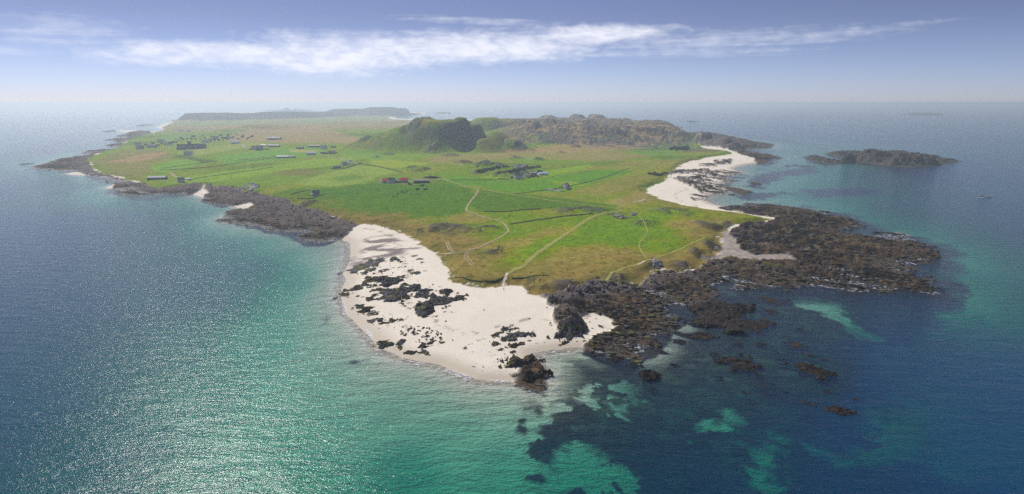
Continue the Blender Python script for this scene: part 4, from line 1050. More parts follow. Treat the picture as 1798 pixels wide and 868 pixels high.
def house(name, label, cat, u, v, length, width, eave, rise, face, wall='white', roof='slate', windows=2, storeys=1, chimneys=2, dormers=0, doors=1, porch=False, group=None):
    """gabled building whose front wall looks along 'face' degrees (0 = towards the drone)"""
    x, y, z = G(u, v)
    if u < 620: length *= .78; width *= .82; eave *= .88; rise *= .88
    L, W = length / 2, width / 2
    cr, sr = math.cos(R(face)), math.sin(R(face))
    zs = [float(hz(x + a * cr - b * sr, y + a * sr + b * cr)) for a in (-L, L) for b in (-W, W)]
    z0 = max(zs) - .3; drop = max(zs) - min(zs) + 1.2
    root = empty(name, (x, y, z0), R(face)); tag(root, label, cat, group)
    wm, rm = WALLM[wall], ROOFM[roof]
    MB().prism([(-W, -drop), (W, -drop), (W, eave), (0, eave + rise - .06), (-W, eave)], -L, L).build('wall', wm, root)
    ov = .35; th = .18; sl = rise / W
    rf = MB()
    rf.prism([(-W - ov, eave - ov * sl), (0, eave + rise), (0, eave + rise + th), (-W - ov, eave - ov * sl + th)], -L - .25, L + .25)
    rf.prism([(0.003, eave + rise), (W + ov, eave - ov * sl), (W + ov, eave - ov * sl + th), (0.003, eave + rise + th)], -L - .25, L + .25)
    ro = rf.build('roof', rm, root)
    for k in range(chimneys):
        cx_ = (-L + .55) if k == 0 else (L - .55)
        ch = MB().box(cx_ - .45, cx_ + .45, -.55, .55, eave + rise - .7, eave + rise + 1.25).build('chimney', wm, ro)
    def window(px_, py_, z_, w_, h_, front):
        sgn = -1 if front else 1
        y_ = py_
        fr = MB()
        for q in ((px_ - w_/2 - .1, px_ - w_/2 + .02, z_ - .1, z_ + h_ + .1), (px_ + w_/2 - .02, px_ + w_/2 + .1, z_ - .1, z_ + h_ + .1), (px_ - w_/2 + .021, px_ + w_/2 - .021, z_ - .1, z_ + .02), (px_ - w_/2 + .021, px_ + w_/2 - .021, z_ + h_ - .02, z_ + h_ + .1)):
            fr.box(q[0], q[1], min(y_, y_ + sgn * .09), max(y_, y_ + sgn * .09), q[2], q[3])
        wn = fr.build('window', FRAME, root)
        MB().box(px_ - w_/2 + .021, px_ + w_/2 - .021, min(y_, y_ + sgn * .04), max(y_, y_ + sgn * .04), z_ + .021, z_ + h_ - .021).build('pane', GLASS, wn)
    for s_ in range(storeys):
        zz = 1.0 + s_ * 2.7
        for k in range(windows):
            px_ = -L + length * (k + .5) / windows
            if doors and s_ == 0 and windows % 2 == 1 and k == windows // 2: continue
            window(px_, -W, zz, 1.0, 1.35, True)
    if doors:
        dx_ = 0 if windows % 2 == 1 or windows == 0 else 0.0
        big = 1 if wall not in ('dark',) else 1.6
        d_ = MB().box(dx_ - .5 * big, dx_ + .5 * big, -W - .06, -W + .02, 0.05, 2.1 * big).build('door', DOORM if wall != 'dark' else ROOFM['grey'], root)
        if big == 1: MB().box(dx_ + .3, dx_ + .38, -W - .12, -W - .061, 1.0, 1.12).build('handle', FRAME, d_)
    for k in range(dormers):
        px_ = -L + length * (k + .5) / dormers
        dm = MB().prism([(-W + .3, eave - .1), (-W + .3, eave + 1.5), (-W + 2.2, eave + 1.5), (-W + 2.2, eave - .1)][::-1], px_ - .8, px_ + .8).build('dormer', wm, root)
        t_ = MB(); t_.add([(px_ - 1.0, -W + .1, eave + 1.5), (px_ + 1.0, -W + .1, eave + 1.5), (px_, -W + .1, eave + 2.3), (px_ - 1.0, -W + 2.6, eave + 1.5), (px_ + 1.0, -W + 2.6, eave + 1.5), (px_, -W + 2.6, eave + 2.3)], [(0, 1, 2), (3, 5, 4), (0, 2, 5, 3), (1, 4, 5, 2), (0, 3, 4, 1)])
        t_.build('dormer_roof', rm, dm)
        MB().box(px_ - .45, px_ + .45, -W + .24, -W + .299, eave + .2, eave + 1.3).build('pane', GLASS, dm)
    if porch:
        pr = MB().prism([(-W - 2.0, -drop), (-W - .01, -drop), (-W - .01, 2.5), (-W - 2.0, 2.2)], -1.4, 1.4).build('porch', wm, root)
        MB().prism([(-W - 2.2, 2.22), (-W - .012, 2.55), (-W - .012, 2.7), (-W - 2.2, 2.37)], -1.6, 1.6).build('porch_roof', rm, pr)
    return root

# the red-roofed farm in the middle of the pasture
house('farm_shed', 'white-roofed shed at the left end of the red-roofed farm', 'shed', 671.5, 320.5, 5, 6, 2.6, 1.4, 20, 'white', 'white', 1, 1, 0)
house('barn', 'red-roofed barn left of the white farmhouse', 'barn', 677.5, 321, 9, 8.5, 3.2, 3.2, 15, 'grey', 'red', 2, 1, 0)
house('farmhouse', 'white two-storey farmhouse with dark slate roof and dormers, between red-roofed barns', 'house', 687, 321.5, 9.5, 7.5, 4.6, 3.0, 18, 'white', 'slate', 3, 1, 2, 2, 1, True)
house('byre', 'low dark stone byre right of the white farmhouse', 'farm building', 699, 321, 8, 6, 2.4, 1.6, 8, 'stone', 'slate', 2, 1, 0)
house('barn', 'second red-roofed barn, right of the dark byre', 'barn', 709.5, 320, 10, 8.5, 3.2, 3.2, 12, 'grey', 'red', 2, 1, 0)
house('long_barn', 'long dark barn with pale sheet roof right of the red-roofed farm', 'barn', 740, 321, 21, 9, 3.4, 1.6, 6, 'dark', 'pale', 3, 1, 0)
# white croft house by the scrub
house('croft_house', 'white croft house with two chimneys at the foot of the scrub', 'house', 909.5, 314, 12, 7.5, 4.4, 3.2, 28, 'white', 'slate', 3, 1, 2, 2)
house('outbuilding', 'small white outbuilding just right of the white croft house', 'shed', 923.5, 311, 5, 4.5, 2.6, 1.5, 25, 'white', 'white', 1, 1, 0)
house('farm_shed', 'low pink-roofed shed behind the white croft outbuilding', 'shed', 936.5, 307.5, 10, 6, 2.4, 1.4, 5, 'grey', 'pink', 2, 1, 0)
house('farm_shed', 'pale blue-roofed shed right of the white croft house', 'shed', 953.5, 307.5, 15, 9, 2.6, 2.0, 12, 'white', 'blue', 2, 1, 0)
# cottages and barns on the left pasture
house('cottage', 'slate-roofed cottage inside dark walls above the grey shore rocks', 'house', 555, 342, 11, 7, 3.6, 2.8, 22, 'grey', 'slate', 3, 1, 2, 1)
house('lean_to', 'white lean-to in front of the slate-roofed cottage', 'shed', 549.5, 343.5, 6, 4, 2.2, .8, 22, 'white', 'white', 1, 1, 0)
house('long_barn', 'grey stone barn at the edge of the dark hedge bank', 'barn', 592, 295, 16, 7, 3.0, 2.0, 28, 'stone', 'grey', 3, 1, 0)
house('house', 'pale grey house behind the stone barn on the hedge bank', 'house', 605, 290, 12, 8, 4.0, 2.8, 20, 'white', 'grey', 3, 1, 2, 1)
house('farm_shed', 'white shed at the right of the pale grey house', 'shed', 613, 288, 7, 5, 2.6, 1.2, 20, 'white', 'white', 1, 1, 0)
house('farm_shed', 'small white shed beside the track above the hedge bank', 'shed', 615.5, 283.5, 7, 5, 2.6, 1.2, 15, 'white', 'white', 1, 1, 0)
house('long_barn', 'long dark barn with grey roof near the left shore', 'barn', 276.5, 315.5, 33, 11, 4.2, 2.0, 8, 'dark', 'grey', 3, 1, 0)
house('cottage', 'white cottage with dark roof beside the left shore barn', 'house', 318.5, 320, 11, 8, 4.2, 3.4, 25, 'white', 'slate', 3, 1, 2, 1)
house('farm_shed', 'low white shed right of the white shore cottage', 'shed', 331, 316, 7, 4, 2.2, .9, 10, 'white', 'white', 1, 1, 0)
house('house', 'large white house on the dark field edge below the abbey', 'house', 331, 272, 22, 11, 5.4, 4.0, 20, 'white', 'grey', 4, 1, 2, 2)
house('house', 'white house left of the pair of village farmhouses', 'house', 447, 262, 16, 10, 5.0, 3.8, 20, 'white', 'grey', 3, 1, 2, 1)
house('house', 'grey farmhouse in the village group on the green rise', 'house', 456.5, 263, 15, 11, 5.6, 4.0, 70, 'grey', 'slate', 3, 1, 2)
house('farm_shed', 'white-roofed shed behind the village farmhouses', 'shed', 463, 257, 17, 9, 3.4, 1.6, 5, 'white', 'white', 2, 1, 0)
house('long_barn', 'long pale-roofed barn right of the village farmhouses', 'barn', 481, 258, 34, 12, 4.0, 2.4, 5, 'dark', 'pale', 3, 1, 0)
house('long_barn', 'long white-roofed shed on the field wall in mid pasture', 'barn', 497, 277.5, 30, 10, 3.6, 2.4, 8, 'stone', 'white', 4, 1, 0)
house('long_barn', 'short dark shed at the right end of the long white-roofed one', 'barn', 514, 277, 11, 9, 3.2, 1.8, 8, 'dark', 'grey', 1, 1, 0)
house('barn', 'broad grey-roofed barn beside the pale yard in mid pasture', 'barn', 546.5, 272, 24, 15, 4.4, 3.0, 15, 'grey', 'grey', 2, 1, 0)
house('house', 'white gabled house left of the sheds under the brown moor', 'house', 569, 262, 17, 11, 5.0, 4.2, 40, 'white', 'white', 3, 1, 2)
house('long_barn', 'long grey shed behind the white gabled house', 'barn', 553, 258.5, 40, 12, 3.6, 2.4, 5, 'dark', 'grey', 3, 1, 0)
house('farm_shed', 'small dark shed right of the white gabled house', 'shed', 585.5, 259, 12, 8, 3.2, 1.8, 0, 'dark', 'slate', 1, 1, 0)
house('house', 'grey house among shrubs above the mid pasture track', 'house', 583, 270, 16, 10, 4.4, 3.4, 30, 'grey', 'grey', 3, 1, 2)
house('long_barn', 'dark shed left of the broad sheds under the moor', 'barn', 527, 261, 20, 10, 3.4, 2.0, 5, 'dark', 'slate', 2, 1, 0)
# village and beyond
VIL = [('white village house right of the abbey tower',361,251,22,11,'white','slate'),('grey village house behind the abbey',367,250,18,10,'grey','slate'),('white house alone on the green rise right of the abbey',413.5,252.5,26,13,'white','white'),
       ('small white house high in the village scrub',401,244.5,16,9,'white','white'),('far grey house above the village trees',379,244,20,10,'grey','slate'),('big grey shed with a white gable end on the moor edge',482,245.5,46,18,'dark','grey'),
       ('grey hotel-like house in the trees near the left village shore',267,259,28,14,'grey','slate'),('pale house at the left village shore, nearest the water',246,262,22,11,'cream','slate'),('white house on the village shore below the trees',243,256,20,10,'white','slate'),
       ('white house among the left village trees',296,254.5,16,9,'white','white'),('far white house on the green strip, left one',318,231.5,20,11,'white','white'),('far white house on the green strip, right one',331,231.5,18,11,'white','white'),
       ('pale house by the far village beach',283,249.5,24,12,'cream','slate')]
for i_, (lb, u, v, L_, W_, wl, rf_) in enumerate(VIL):
    house('house', lb, 'house', u, v, L_, W_, 5.2, 4.0, [10, 35, 15, 60, 20, 4][i_ % 6], wl, rf_, 3, 1, 2 if wl != 'dark' else 0, group='houses of the village')
# the abbey
ax_, ay_, az_ = G(337, 261.5)
ab = empty('abbey', (ax_, ay_, az_ - .5), R(10)); tag(ab, 'dark stone abbey with long slate roofs and a square tower', 'abbey'); ab.scale = (.8, .8, .8)
def gable(nm, x0, x1, y0, y1, e, r_, wm, rm, par):
    yc, hw = (y0 + y1) / 2, (y1 - y0) / 2
    MB().prism([(y0, -4), (y1, -4), (y1, e), (yc, e + r_ - .1), (y0, e)], x0, x1).build('wall', wm, par)
    m_ = MB(); s_ = r_ / hw
    m_.prism([(y0 - .4, e - .4 * s_), (yc, e + r_), (yc, e + r_ + .25), (y0 - .4, e - .4 * s_ + .25)], x0 - .3, x1 + .3)
    m_.prism([(yc + .003, e + r_), (y1 + .4, e - .4 * s_), (y1 + .4, e - .4 * s_ + .25), (yc + .003, e + r_ + .25)], x0 - .3, x1 + .3)
    m_.build('roof', rm, par)
gable('nave', -2, 40, -4, 6, 9, 6, WALLM['pinkstone'], ROOFM['slate'], ab)
gable('choir', -40, -10.1, -4, 6, 9, 5.5, WALLM['pinkstone'], ROOFM['slate'], ab)
gable('cloister', -38, -14, -16, -7, 6, 4, WALLM['pinkstone'], ROOFM['slate'], ab)
gable('chapel', 8, 30, -15, -7, 6, 4, WALLM['pinkstone'], ROOFM['slate'], ab)
tw = MB().box(-10, -2.1, -3.5, 5.5, -4, 22).build('tower', WALLM['pinkstone'], ab)
pp = MB()
for s_ in (-1, 1):
    pp.box(-10.3, -1.8, 1 + s_ * 4.75 - .3, 1 + s_ * 4.75 + .3, 22.003, 23.2)
pp.build('parapet', WALLM['pinkstone'], tw)
MB().add([(-9.6, -3, 22.01), (-2.5, -3, 22.01), (-2.5, 5, 22.01), (-9.6, 5, 22.01), (-6, 1, 25)], [(0, 1, 4), (1, 2, 4), (2, 3, 4), (3, 0, 4), (0, 3, 2, 1)]).build('tower_roof', ROOFM['slate'], tw)
for k in range(7):
    xw = 2 + k * 5.4
    wn = MB().box(xw - .7, xw + .7, -4.08, -4.0, 3, 6.6).build('window', GLASS, ab)
for k in range(4):
    MB().box(-37 + k * 6.5, -35.6 + k * 6.5, -16.08, -16.0, 2, 4.4).build('window', GLASS, ab)
for k in (0, 1):
    MB().box(-8.6 + k * 3.2, -7.2 + k * 3.2, -3.58, -3.5, 14, 18).build('window', GLASS, tw)

# ------------------------------------------------------------------ tracks, lanes and field walls draped on the ground
def smooth_line(pts, step):
    p = [Vector(q) for q in pts]
    out = []
    for i in range(len(p) - 1):
        p0, p1, p2, p3 = p[max(i - 1, 0)], p[i], p[i + 1], p[min(i + 2, len(p) - 1)]
        n = max(2, int((p2 - p1).length / step))
        for k in range(n):
            t = k / n
            out.append(.5 * ((2 * p1) + (p2 - p0) * t + (2 * p0 - 5 * p1 + 4 * p2 - p3) * t * t + (3 * p1 - p0 - 3 * p2 + p3) * t ** 3))
    out.append(p[-1]); return out
def drape(name, pts, width, mat, lift=.12, step=2.0, seed=0, cross=3):
    ln = smooth_line([G(u, v)[:2] for u, v in pts], step)
    rows = []
    for i, q in enumerate(ln):
        d_ = (ln[min(i + 1, len(ln) - 1)] - ln[max(i - 1, 0)]).normalized(); nrm = Vector((-d_.y, d_.x))
        w_ = width * (1 + .35 * math.sin(i * .9 + seed) * math.sin(i * .37))
        rows.append([q + nrm * w_ * (k / (cross - 1) - .5) for k in range(cross)])
    A = np.array([[(c.x, c.y) for c in r_] for r_ in rows])
    Z = hz(A[..., 0], A[..., 1]) + lift
    v = np.concatenate([A, Z[..., None]], -1).reshape(-1, 3)
    f = [(i * cross + k, i * cross + k + 1, (i + 1) * cross + k + 1, (i + 1) * cross + k) for i in range(len(rows) - 1) for k in range(cross - 1)]
    me = bpy.data.meshes.new(name); me.from_pydata(v.tolist(), [], f); me.update()
    return tag(mesh_obj(name, me, mat), kind='structure')
TRK = dict(sand=simple('sandy_track', (.36,.28,.17), .95, .5, .5), green=simple('worn_grass_track', (.27,.27,.065), .95, .5, .4), white=simple('bare_sand_path', (.62,.54,.44), .95, .3, .5), lane=simple('grey_lane', (.26,.25,.23), .9, .3, .4))
drape('sandy_track', [(775,312.5),(785,317),(810,325),(836,331),(838,338),(826,354),(819,369),(832,375),(852,382),(880,390),(890,400),(892,407),(880,416),(860,426),(840,435),(818,441),(797,445),(780,446),(767,447)], 1.8, TRK['sand'], .16)
drape('grass_track', [(838,332),(870,337),(915,344),(980,354),(1040,361),(1080,366),(1092,372)], 3.2, TRK['green'], .16, seed=2)
drape('grass_track', [(1090,372.5),(1057,376),(1035,384),(1015,397),(985,417),(955,437),(935,452),(920,467),(900,476),(892,480)], 3.8, TRK['green'], .16, seed=5)
drape('sand_path', [(891,480),(888,488),(885,495),(883,503)], 1.8, TRK['white'], .22, .8)
drape('grass_track', [(1120,376),(1130,388),(1137,405),(1130,418),(1122,430),(1127,442),(1134,453)], 1.2, TRK['green'], .14, 1.5, 8)
drape('grass_track', [(1240,417),(1210,430),(1173,447),(1133,458),(1110,467),(1090,474),(1070,485),(1052,494)], 2.0, TRK['green'], .14, 1.5, 9)
drape('grass_track', [(1081,366),(1100,360),(1119,354)], 2.0, TRK['green'], .14, 1.5, 4)
drape('grass_track', [(915,344.5),(960,347),(1010,350),(1060,351)], 1.8, TRK['green'], .12, 2, 3)
drape('sand_path', [(1112,355.5),(1124,353),(1134,350.5)], 1.8, TRK['white'], .2, 1.0)
drape('wheel_track', [(784,426),(786,435),(795,443)], .9, TRK['sand'], .14, .8)
drape('wheel_track', [(787,425),(789.5,433),(799,443)], .8, TRK['sand'], .14, .8)
drape('wheel_track', [(821,442),(815,451),(828,466)], .9, TRK['sand'], .14, .8)
drape('wheel_track', [(826,441),(820,450),(833,465)], .8, TRK['sand'], .14, .8)
drape('lane', [(553,270.5),(580,276),(612,282),(630,289)], 4.0, TRK['lane'], .25, 4)
drape('lane', [(716,319),(727,319.5)], 4.0, TRK['sand'], .2, 2)
drape('lane', [(752,318),(765,316),(775,313)], 3.0, TRK['sand'], .2, 2)
drape('lane', [(426,253),(428,259),(437,262)], 5.0, TRK['lane'], .3, 4)
drape('lane', [(300,304),(310,311),(330,315)], 4.0, TRK['sand'], .25, 4)
drape('sand_path', [(1132,459),(1127,462),(1120,465)], 1.2, TRK['white'], .2, .8)

WALLSTONE = simple('dry_stone', (.095,.090,.060), .95, .6, .9, .2)
HEDGE = simple('rushy_bank', (.075,.095,.020), .95, .6, .6, .3)
def wall_line(name, label, pts, hgt, thick, mat, cat='wall', step=3.0, seed=0, group=None):
    ln = smooth_line([G(u, v)[:2] for u, v in pts], step)
    o0 = ln[0]
    A = []
    for i, q in enumerate(ln):
        d_ = (ln[min(i + 1, len(ln) - 1)] - ln[max(i - 1, 0)]).normalized(); nrm = Vector((-d_.y, d_.x)) * thick / 2
        zz = float(hz(q.x, q.y)); hh_ = hgt * .5 * (.85 + .3 * float(vnoise(np.array([i * .7 + seed]), np.array([seed * 1.3]), seed)[0]))
        for p_, z_ in ((q - nrm, zz - .4), (q - nrm * .7, zz + hh_), (q + nrm * .7, zz + hh_), (q + nrm, zz - .4)):
            A.append((p_.x - o0.x, p_.y - o0.y, z_))
    f = []
    for i in range(len(ln) - 1):
        for k in range(3):
            f.append((i * 4 + k, i * 4 + k + 1, i * 4 + 4 + k + 1, i * 4 + 4 + k))
    f += [(3, 2, 1, 0), tuple(len(A) - 4 + k for k in range(4))]
    me = bpy.data.meshes.new(name); me.from_pydata(A, [], f); me.update()
    o = mesh_obj(name, me, mat); o.location = (o0.x, o0.y, 0)
    return tag(o, label, cat, group)
FW = 'field walls across the pasture'
wall_line('field_wall', 'straight field wall left of the white croft house', [(793,316.5),(830,316.5),(870,315.5),(898,315.5)], 1.2, .9, WALLSTONE, seed=1, group=FW)
wall_line('field_wall', 'long field wall from the grass track past the erratic boulder to the right', [(904,341),(950,335),(1000,327),(1050,315),(1080,305),(1104,296)], 1.2, .9, WALLSTONE, seed=2, group=FW)
wall_line('field_wall', 'long wall along the bright fields of the left pasture', [(280,299),(330,297),(383,292),(430,284),(485,277.5)], 1.6, 1.6, WALLSTONE, seed=3, group=FW)
wall_line('field_wall', 'wall across the left pasture below the long bright field', [(333,318),(347,313.5),(390,307),(427,301.5),(480,293.5)], 1.4, 1.3, WALLSTONE, seed=4, group=FW)
wall_line('field_wall', 'wall at the upper edge of the left green fields', [(285,296),(330,290),(380,283)], 1.4, 1.3, WALLSTONE, seed=5, group=FW)
wall_line('field_wall', 'wall climbing from the long white-roofed shed to the left', [(415,282),(450,279),(486,275)], 1.4, 1.3, WALLSTONE, seed=15, group=FW)
wall_line('rushy_bank', 'dark bank curving from the stone barn around the pale hill', [(633,288),(655,291),(680,296),(706,303)], 1.6, 5.0, HEDGE, 'bank', seed=6)
wall_line('hedge_bank', 'dark hedge bank in front of the stone barn', [(583,297),(598,297.5),(612,294),(632,287)], 2.2, 5.0, HEDGE, 'hedge', seed=7)
wall_line('garden_wall', 'dark garden wall in front of the slate-roofed cottage', [(523,349),(540,349.5),(556,345.5),(572,341)], 1.6, 2.2, WALLSTONE, seed=8)
wall_line('garden_wall', 'dark garden wall behind the slate-roofed cottage', [(511,342),(525,338),(545,334)], 1.5, 2.0, WALLSTONE, seed=9)
wall_line('rushy_bank', 'dark grassy bank across the machair below the grass track', [(850,371.5),(880,372),(920,368.5),(950,367)], 1.3, 4.0, HEDGE, 'bank', seed=10)
wall_line('rushy_bank', 'long dark grassy bank in the middle of the machair', [(895,394),(940,387),(990,380),(1040,375)], 1.2, 3.5, HEDGE, 'bank', seed=11)
wall_line('rushy_bank', 'turf scarp strip standing for its thin shadow just behind the dune edge, left of the sand path', [(800,488),(830,493),(860,494),(884,487)], .8, 1.4, HEDGE, 'bank', seed=12)  # dark bank strip laid where a thin shadow runs behind the dune edge
wall_line('rushy_bank', 'turf scarp strip standing for its thin shadow right of the sand path', [(898,489),(920,488),(945,484),(965,485)], .8, 1.6, HEDGE, 'bank', seed=13)  # same here: the bank's colour takes the place of a thin shadow
wall_line('field_wall', 'short dark wall stub left of the white croft house', [(874,313.5),(886,314)], 1.4, 1.4, WALLSTONE, seed=14, group=FW)

# ------------------------------------------------------------------ utility poles
POLEM = simple('weathered_pole', (.10,.085,.07), .9, .3)
POLES = [('utility pole on the left pasture, nearest the sea', 406, 313), ('utility pole by the long wall of the left pasture', 446, 297), ('utility pole on the left of the white croft field', 822, 301), ('utility pole beside the white croft field', 855, 311), ('utility pole behind the red-roofed farm', 740, 304), ('utility pole left of the red-roofed farm, in the pale hill field', 640, 305)]
for lb, u, v in POLES:
    x, y, z = G(u, v)
    o = empty('utility_pole', (x, y, z)); tag(o, lb, 'utility pole', 'poles across the pasture')
    MB().tube((0, 0, -1), (0, 0, 8.5), .22, .16, 8).build('pole', POLEM, o)
    MB().box(-1.0, 1.0, -.07, .07, 7.7, 7.9).build('crossarm', POLEM, o)
    for k in (-.9, .9): MB().tube((k, 0, 7.9), (k, 0, 8.15), .07, .05, 6).build('insulator', FRAME, o)

def ordn(k, n):
    names = ['leftmost', 'second from left', 'third from left', 'fourth from left', 'fifth from left', 'sixth from left', 'seventh from left', 'eighth from left', 'ninth from left', 'tenth from left', 'eleventh from left', 'twelfth from left', 'thirteenth from left']
    return 'rightmost' if k == n - 1 else names[k]
# ------------------------------------------------------------------ trees and scrub
LEAFM = [simple('leaf_dark', (.030,.050,.018), .8, .6, 1.2), simple('leaf_mid', (.050,.075,.024), .8, .6, 1.2)]
BARK = simple('bark', (.07,.055,.04), .95, .3)
def foliage_mesh(rx, ry, rzz, n, size, seed, z0=0.0):
    g = random.Random(seed); V = []; F = []
    lobes = [(g.uniform(-.5, .5) * rx, g.uniform(-.5, .5) * ry, g.uniform(-.25, .35) * rzz, g.uniform(.45, .7)) for _ in range(7)]
    for k in range(n):
        lx, ly, lz, ls = g.choice(lobes)
        d_ = Vector((g.gauss(0, 1), g.gauss(0, 1), g.gauss(0, 1))).normalized() * (g.random() ** .35)
        p = Vector((lx + d_.x * rx * ls, ly + d_.y * ry * ls, lz + d_.z * rzz * ls + z0))
        a = Vector((g.gauss(0, 1), g.gauss(0, 1), g.gauss(0, .6))).normalized(); b = a.orthogonal().normalized()
        s = size * g.uniform(.6, 1.4); i = len(V)
        c_ = (a.cross(b)).normalized()
        V += [p + a * s, p + b * s * .7 + c_ * s * .2, p - a * s, p - b * s * .7 + c_ * s * .2]; F.append((i, i + 1, i + 2, i + 3))
    me = bpy.data.meshes.new('crown'); me.from_pydata([tuple(v) for v in V], [], F); me.update(); return me
crowns = [foliage_mesh(3.6, 3.6, 3.0, 420, .55, 70 + k, 6.2) for k in range(4)]
trunkm = []
for k in range(2):
    mb = MB(); g = random.Random(k)
    mb.tube((0, 0, -1), (.1, .1, 3.2), .38, .26, 8); mb.tube((.1, .1, 3.2), (.3, -.2, 6.2), .26, .10, 7)
    for q in range(5):
        a = q * 1.3 + k; mb.tube((.1, .1, 2.8 + q * .4), (2.0 * math.cos(a), 2.0 * math.sin(a), 5.0 + q * .4), .14, .05, 5)
    trunkm.append(mb.mesh('trunk'))
for me_ in crowns: me_.materials.append(LEAFM[0])
for me_ in trunkm: me_.materials.append(BARK)
tr = random.Random(3)
TREES = [(u_, v_) for u_, v_ in [(284,256),(290,256.5),(300,256),(304,254),(310,253.5),(314,249),(322,249),(329,248),(336,247),(344,246.5),(352,246),(360,245),(370,249),(377,250),(384,250.5),(392,249),(398,247),(372,244),(388,243),(256,258),(262,260),(272,261),(278,259),(268,256),(250,263),(309,247),(318,245.5),(340,243.5),(356,242)]]
TREES.sort()
tside = ['left of the abbey' if u < 313 else ('behind the abbey' if u < 358 else 'right of the abbey') for u, v in TREES]
for k, (u, v) in enumerate(TREES):
    x, y, z = G(u, v)
    o = empty('tree', (x, y, z - .3), tr.uniform(0, 6)); s = tr.uniform(.7, 1.25); o.scale = (s * 1.25, s * 1.25, s)
    side = tside[k]
    tag(o, f'dark leafy village tree {side}, {ordn(tside[:k].count(side), tside.count(side))} there', 'tree', f'village trees {side}')
    link(bpy.data.objects.new('trunk', trunkm[k % 2]), o); link(bpy.data.objects.new('crown', crowns[k % 4]), o)
shrubs = [foliage_mesh(2.4, 2.4, 1.5, 180, .45, 90 + k, .9) for k in range(4)]
for q, me_ in enumerate(shrubs): me_.materials.append(LEAFM[q % 2])
SHR = [('in the dark thicket on the far machair', 'thicket on the far machair', [(1180 + k * 2.3, 263.5 - (k % 3) * 1.5) for k in range(13)], 2.0),
       ('in the scrub behind the white croft house', 'scrub behind the white croft house', [(838 + 114 * ((k * .61803) % 1), 293.5 + 11 * ((k * .7548) % 1)) for k in range(44)], 1.25),
       ('around the white croft house', 'shrubs around the white croft house', [(898,313),(929,313),(932,311.5),(936,311)], .8),
       ('in place of a bale heap beside the red-roofed farm', 'dark clumps beside the red-roofed farm', [(718,323),(720,325),(738,327),(742,326.5),(746,333),(731,332.5),(733,333),(748,333.5)], .75),  # shrub meshes stand in for dark bale heaps
       ('on the bank right of the farm', 'scrub on the bank right of the farm', [(745 + k * 3.4, 313 - (k % 2)) for k in range(9)], .9),
       ('by the grey house above the mid pasture track', 'shrubs by the grey house above the track', [(565 + k * 3, 269.5 + (k % 2)) for k in range(9)], 1.2),
       ('near the village farmhouses', 'shrubs near the village farmhouses', [(440,263),(452,264),(461,264),(466,262.5),(470,263)], 1.2),
       ('in the gorse strip near the far sandy bay', 'gorse near the far sandy bay', [(1140,306),(1146,307),(1152,308),(1158,307),(1164,306),(1149,304),(1160,309),(1170,306)], 1.4),
       ('on the village slope', 'scrub on the village slope', [(385 + (k * 17) % 60, 238 + (k * 7) % 8) for k in range(22)], 1.5)]
for lab, grp, pts, sc in SHR:
    pts = sorted(pts)
    for k, (u, v) in enumerate(pts):
        x, y, z = G(u, v)
        o = bpy.data.objects.new('shrub', shrubs[k % 4]); link(o); o.location = (x, y, z - .2)
        s = sc * tr.uniform(.75, 1.35); o.scale = (s * 1.3, s * 1.3, s); o.rotation_euler = (0, 0, tr.uniform(0, 6))
        tag(o, f'dark green shrub {lab}' + (f', {ordn(k, len(pts))} there' if len(pts) <= 13 else ''), 'shrub', grp)

# ------------------------------------------------------------------ cattle, sheep and the walker on the beach
def skinned(name, joints, edges, mat, sub=1):
    """one continuous body grown round a skeleton of (point, radius)"""
    me = bpy.data.meshes.new(name); me.from_pydata([j[0] for j in joints], edges, []); me.update()
    o = bpy.data.objects.new(name, me); COL.objects.link(o)
    sk = o.modifiers.new('skin', 'SKIN'); o.modifiers.new('sub', 'SUBSURF').levels = sub
    for i, j in enumerate(joints):
        r_ = j[1] if isinstance(j[1], tuple) else (j[1], j[1])
        me.skin_vertices[0].data[i].radius = r_
    me.skin_vertices[0].data[0].use_root = True
    dg = bpy.context.evaluated_depsgraph_get(); ev = o.evaluated_get(dg)
    out = bpy.data.meshes.new_from_object(ev); out.name = name
    bpy.data.objects.remove(o); out.materials.clear(); out.materials.append(mat)
    for p in out.polygons: p.use_smooth = True
    return out
def quadruped(name, s, mat, neck):
    J = [((0, 0, 1.0), (.33, .36)), ((.55, 0, 1.02), (.30, .36)), ((-.6, 0, 1.05), (.30, .32)), ((.85, 0, 1.15), (.18, .22)), ((1.12, 0, neck), (.14, .15)), ((1.42, 0, neck - .16), (.085, .09)), ((-.85, 0, 1.08), (.10, .12)), ((-.95, 0, .55), (.03, .03))]
    E = [(0, 1), (0, 2), (1, 3), (3, 4), (4, 5), (2, 6), (6, 7)]
    for root, xx, back in ((1, .55, False), (2, -.6, True)):
        for sd in (-1, 1):
            b = len(J)
            if back: J += [((xx - .02, sd * .2, .75), .13), ((xx - .14, sd * .2, .42), .075), ((xx - .06, sd * .2, .03), .06)]
            else: J += [((xx + .02, sd * .19, .68), .10), ((xx + .03, sd * .19, .36), .07), ((xx, sd * .19, .03), .06)]
            E += [(root, b), (b, b + 1), (b + 1, b + 2)]
    b = len(J); J += [((1.08, .17, neck + .1), .035), ((1.08, -.17, neck + .1), .035)]; E += [(4, b), (4, b + 1)]
    J = [(tuple(c * s for c in j[0]), tuple(q * s for q in (j[1] if isinstance(j[1], tuple) else (j[1], j[1])))) for j in J]
    return skinned(name, J, E, mat)
cow_m = quadruped('cow', 1.25, simple('black_hide', (.018, .016, .015), .7, .3), 1.0)
calf_m = quadruped('cow', 1.25, simple('dark_brown_hide', (.035, .022, .014), .7, .3), .55)
sheep_m = quadruped('sheep', .78, simple('white_fleece', (.66, .63, .56), .95, .2, 4), 1.15)
def z540(x, y): return (540 + x / 7.483, 240 + y / 7.483)
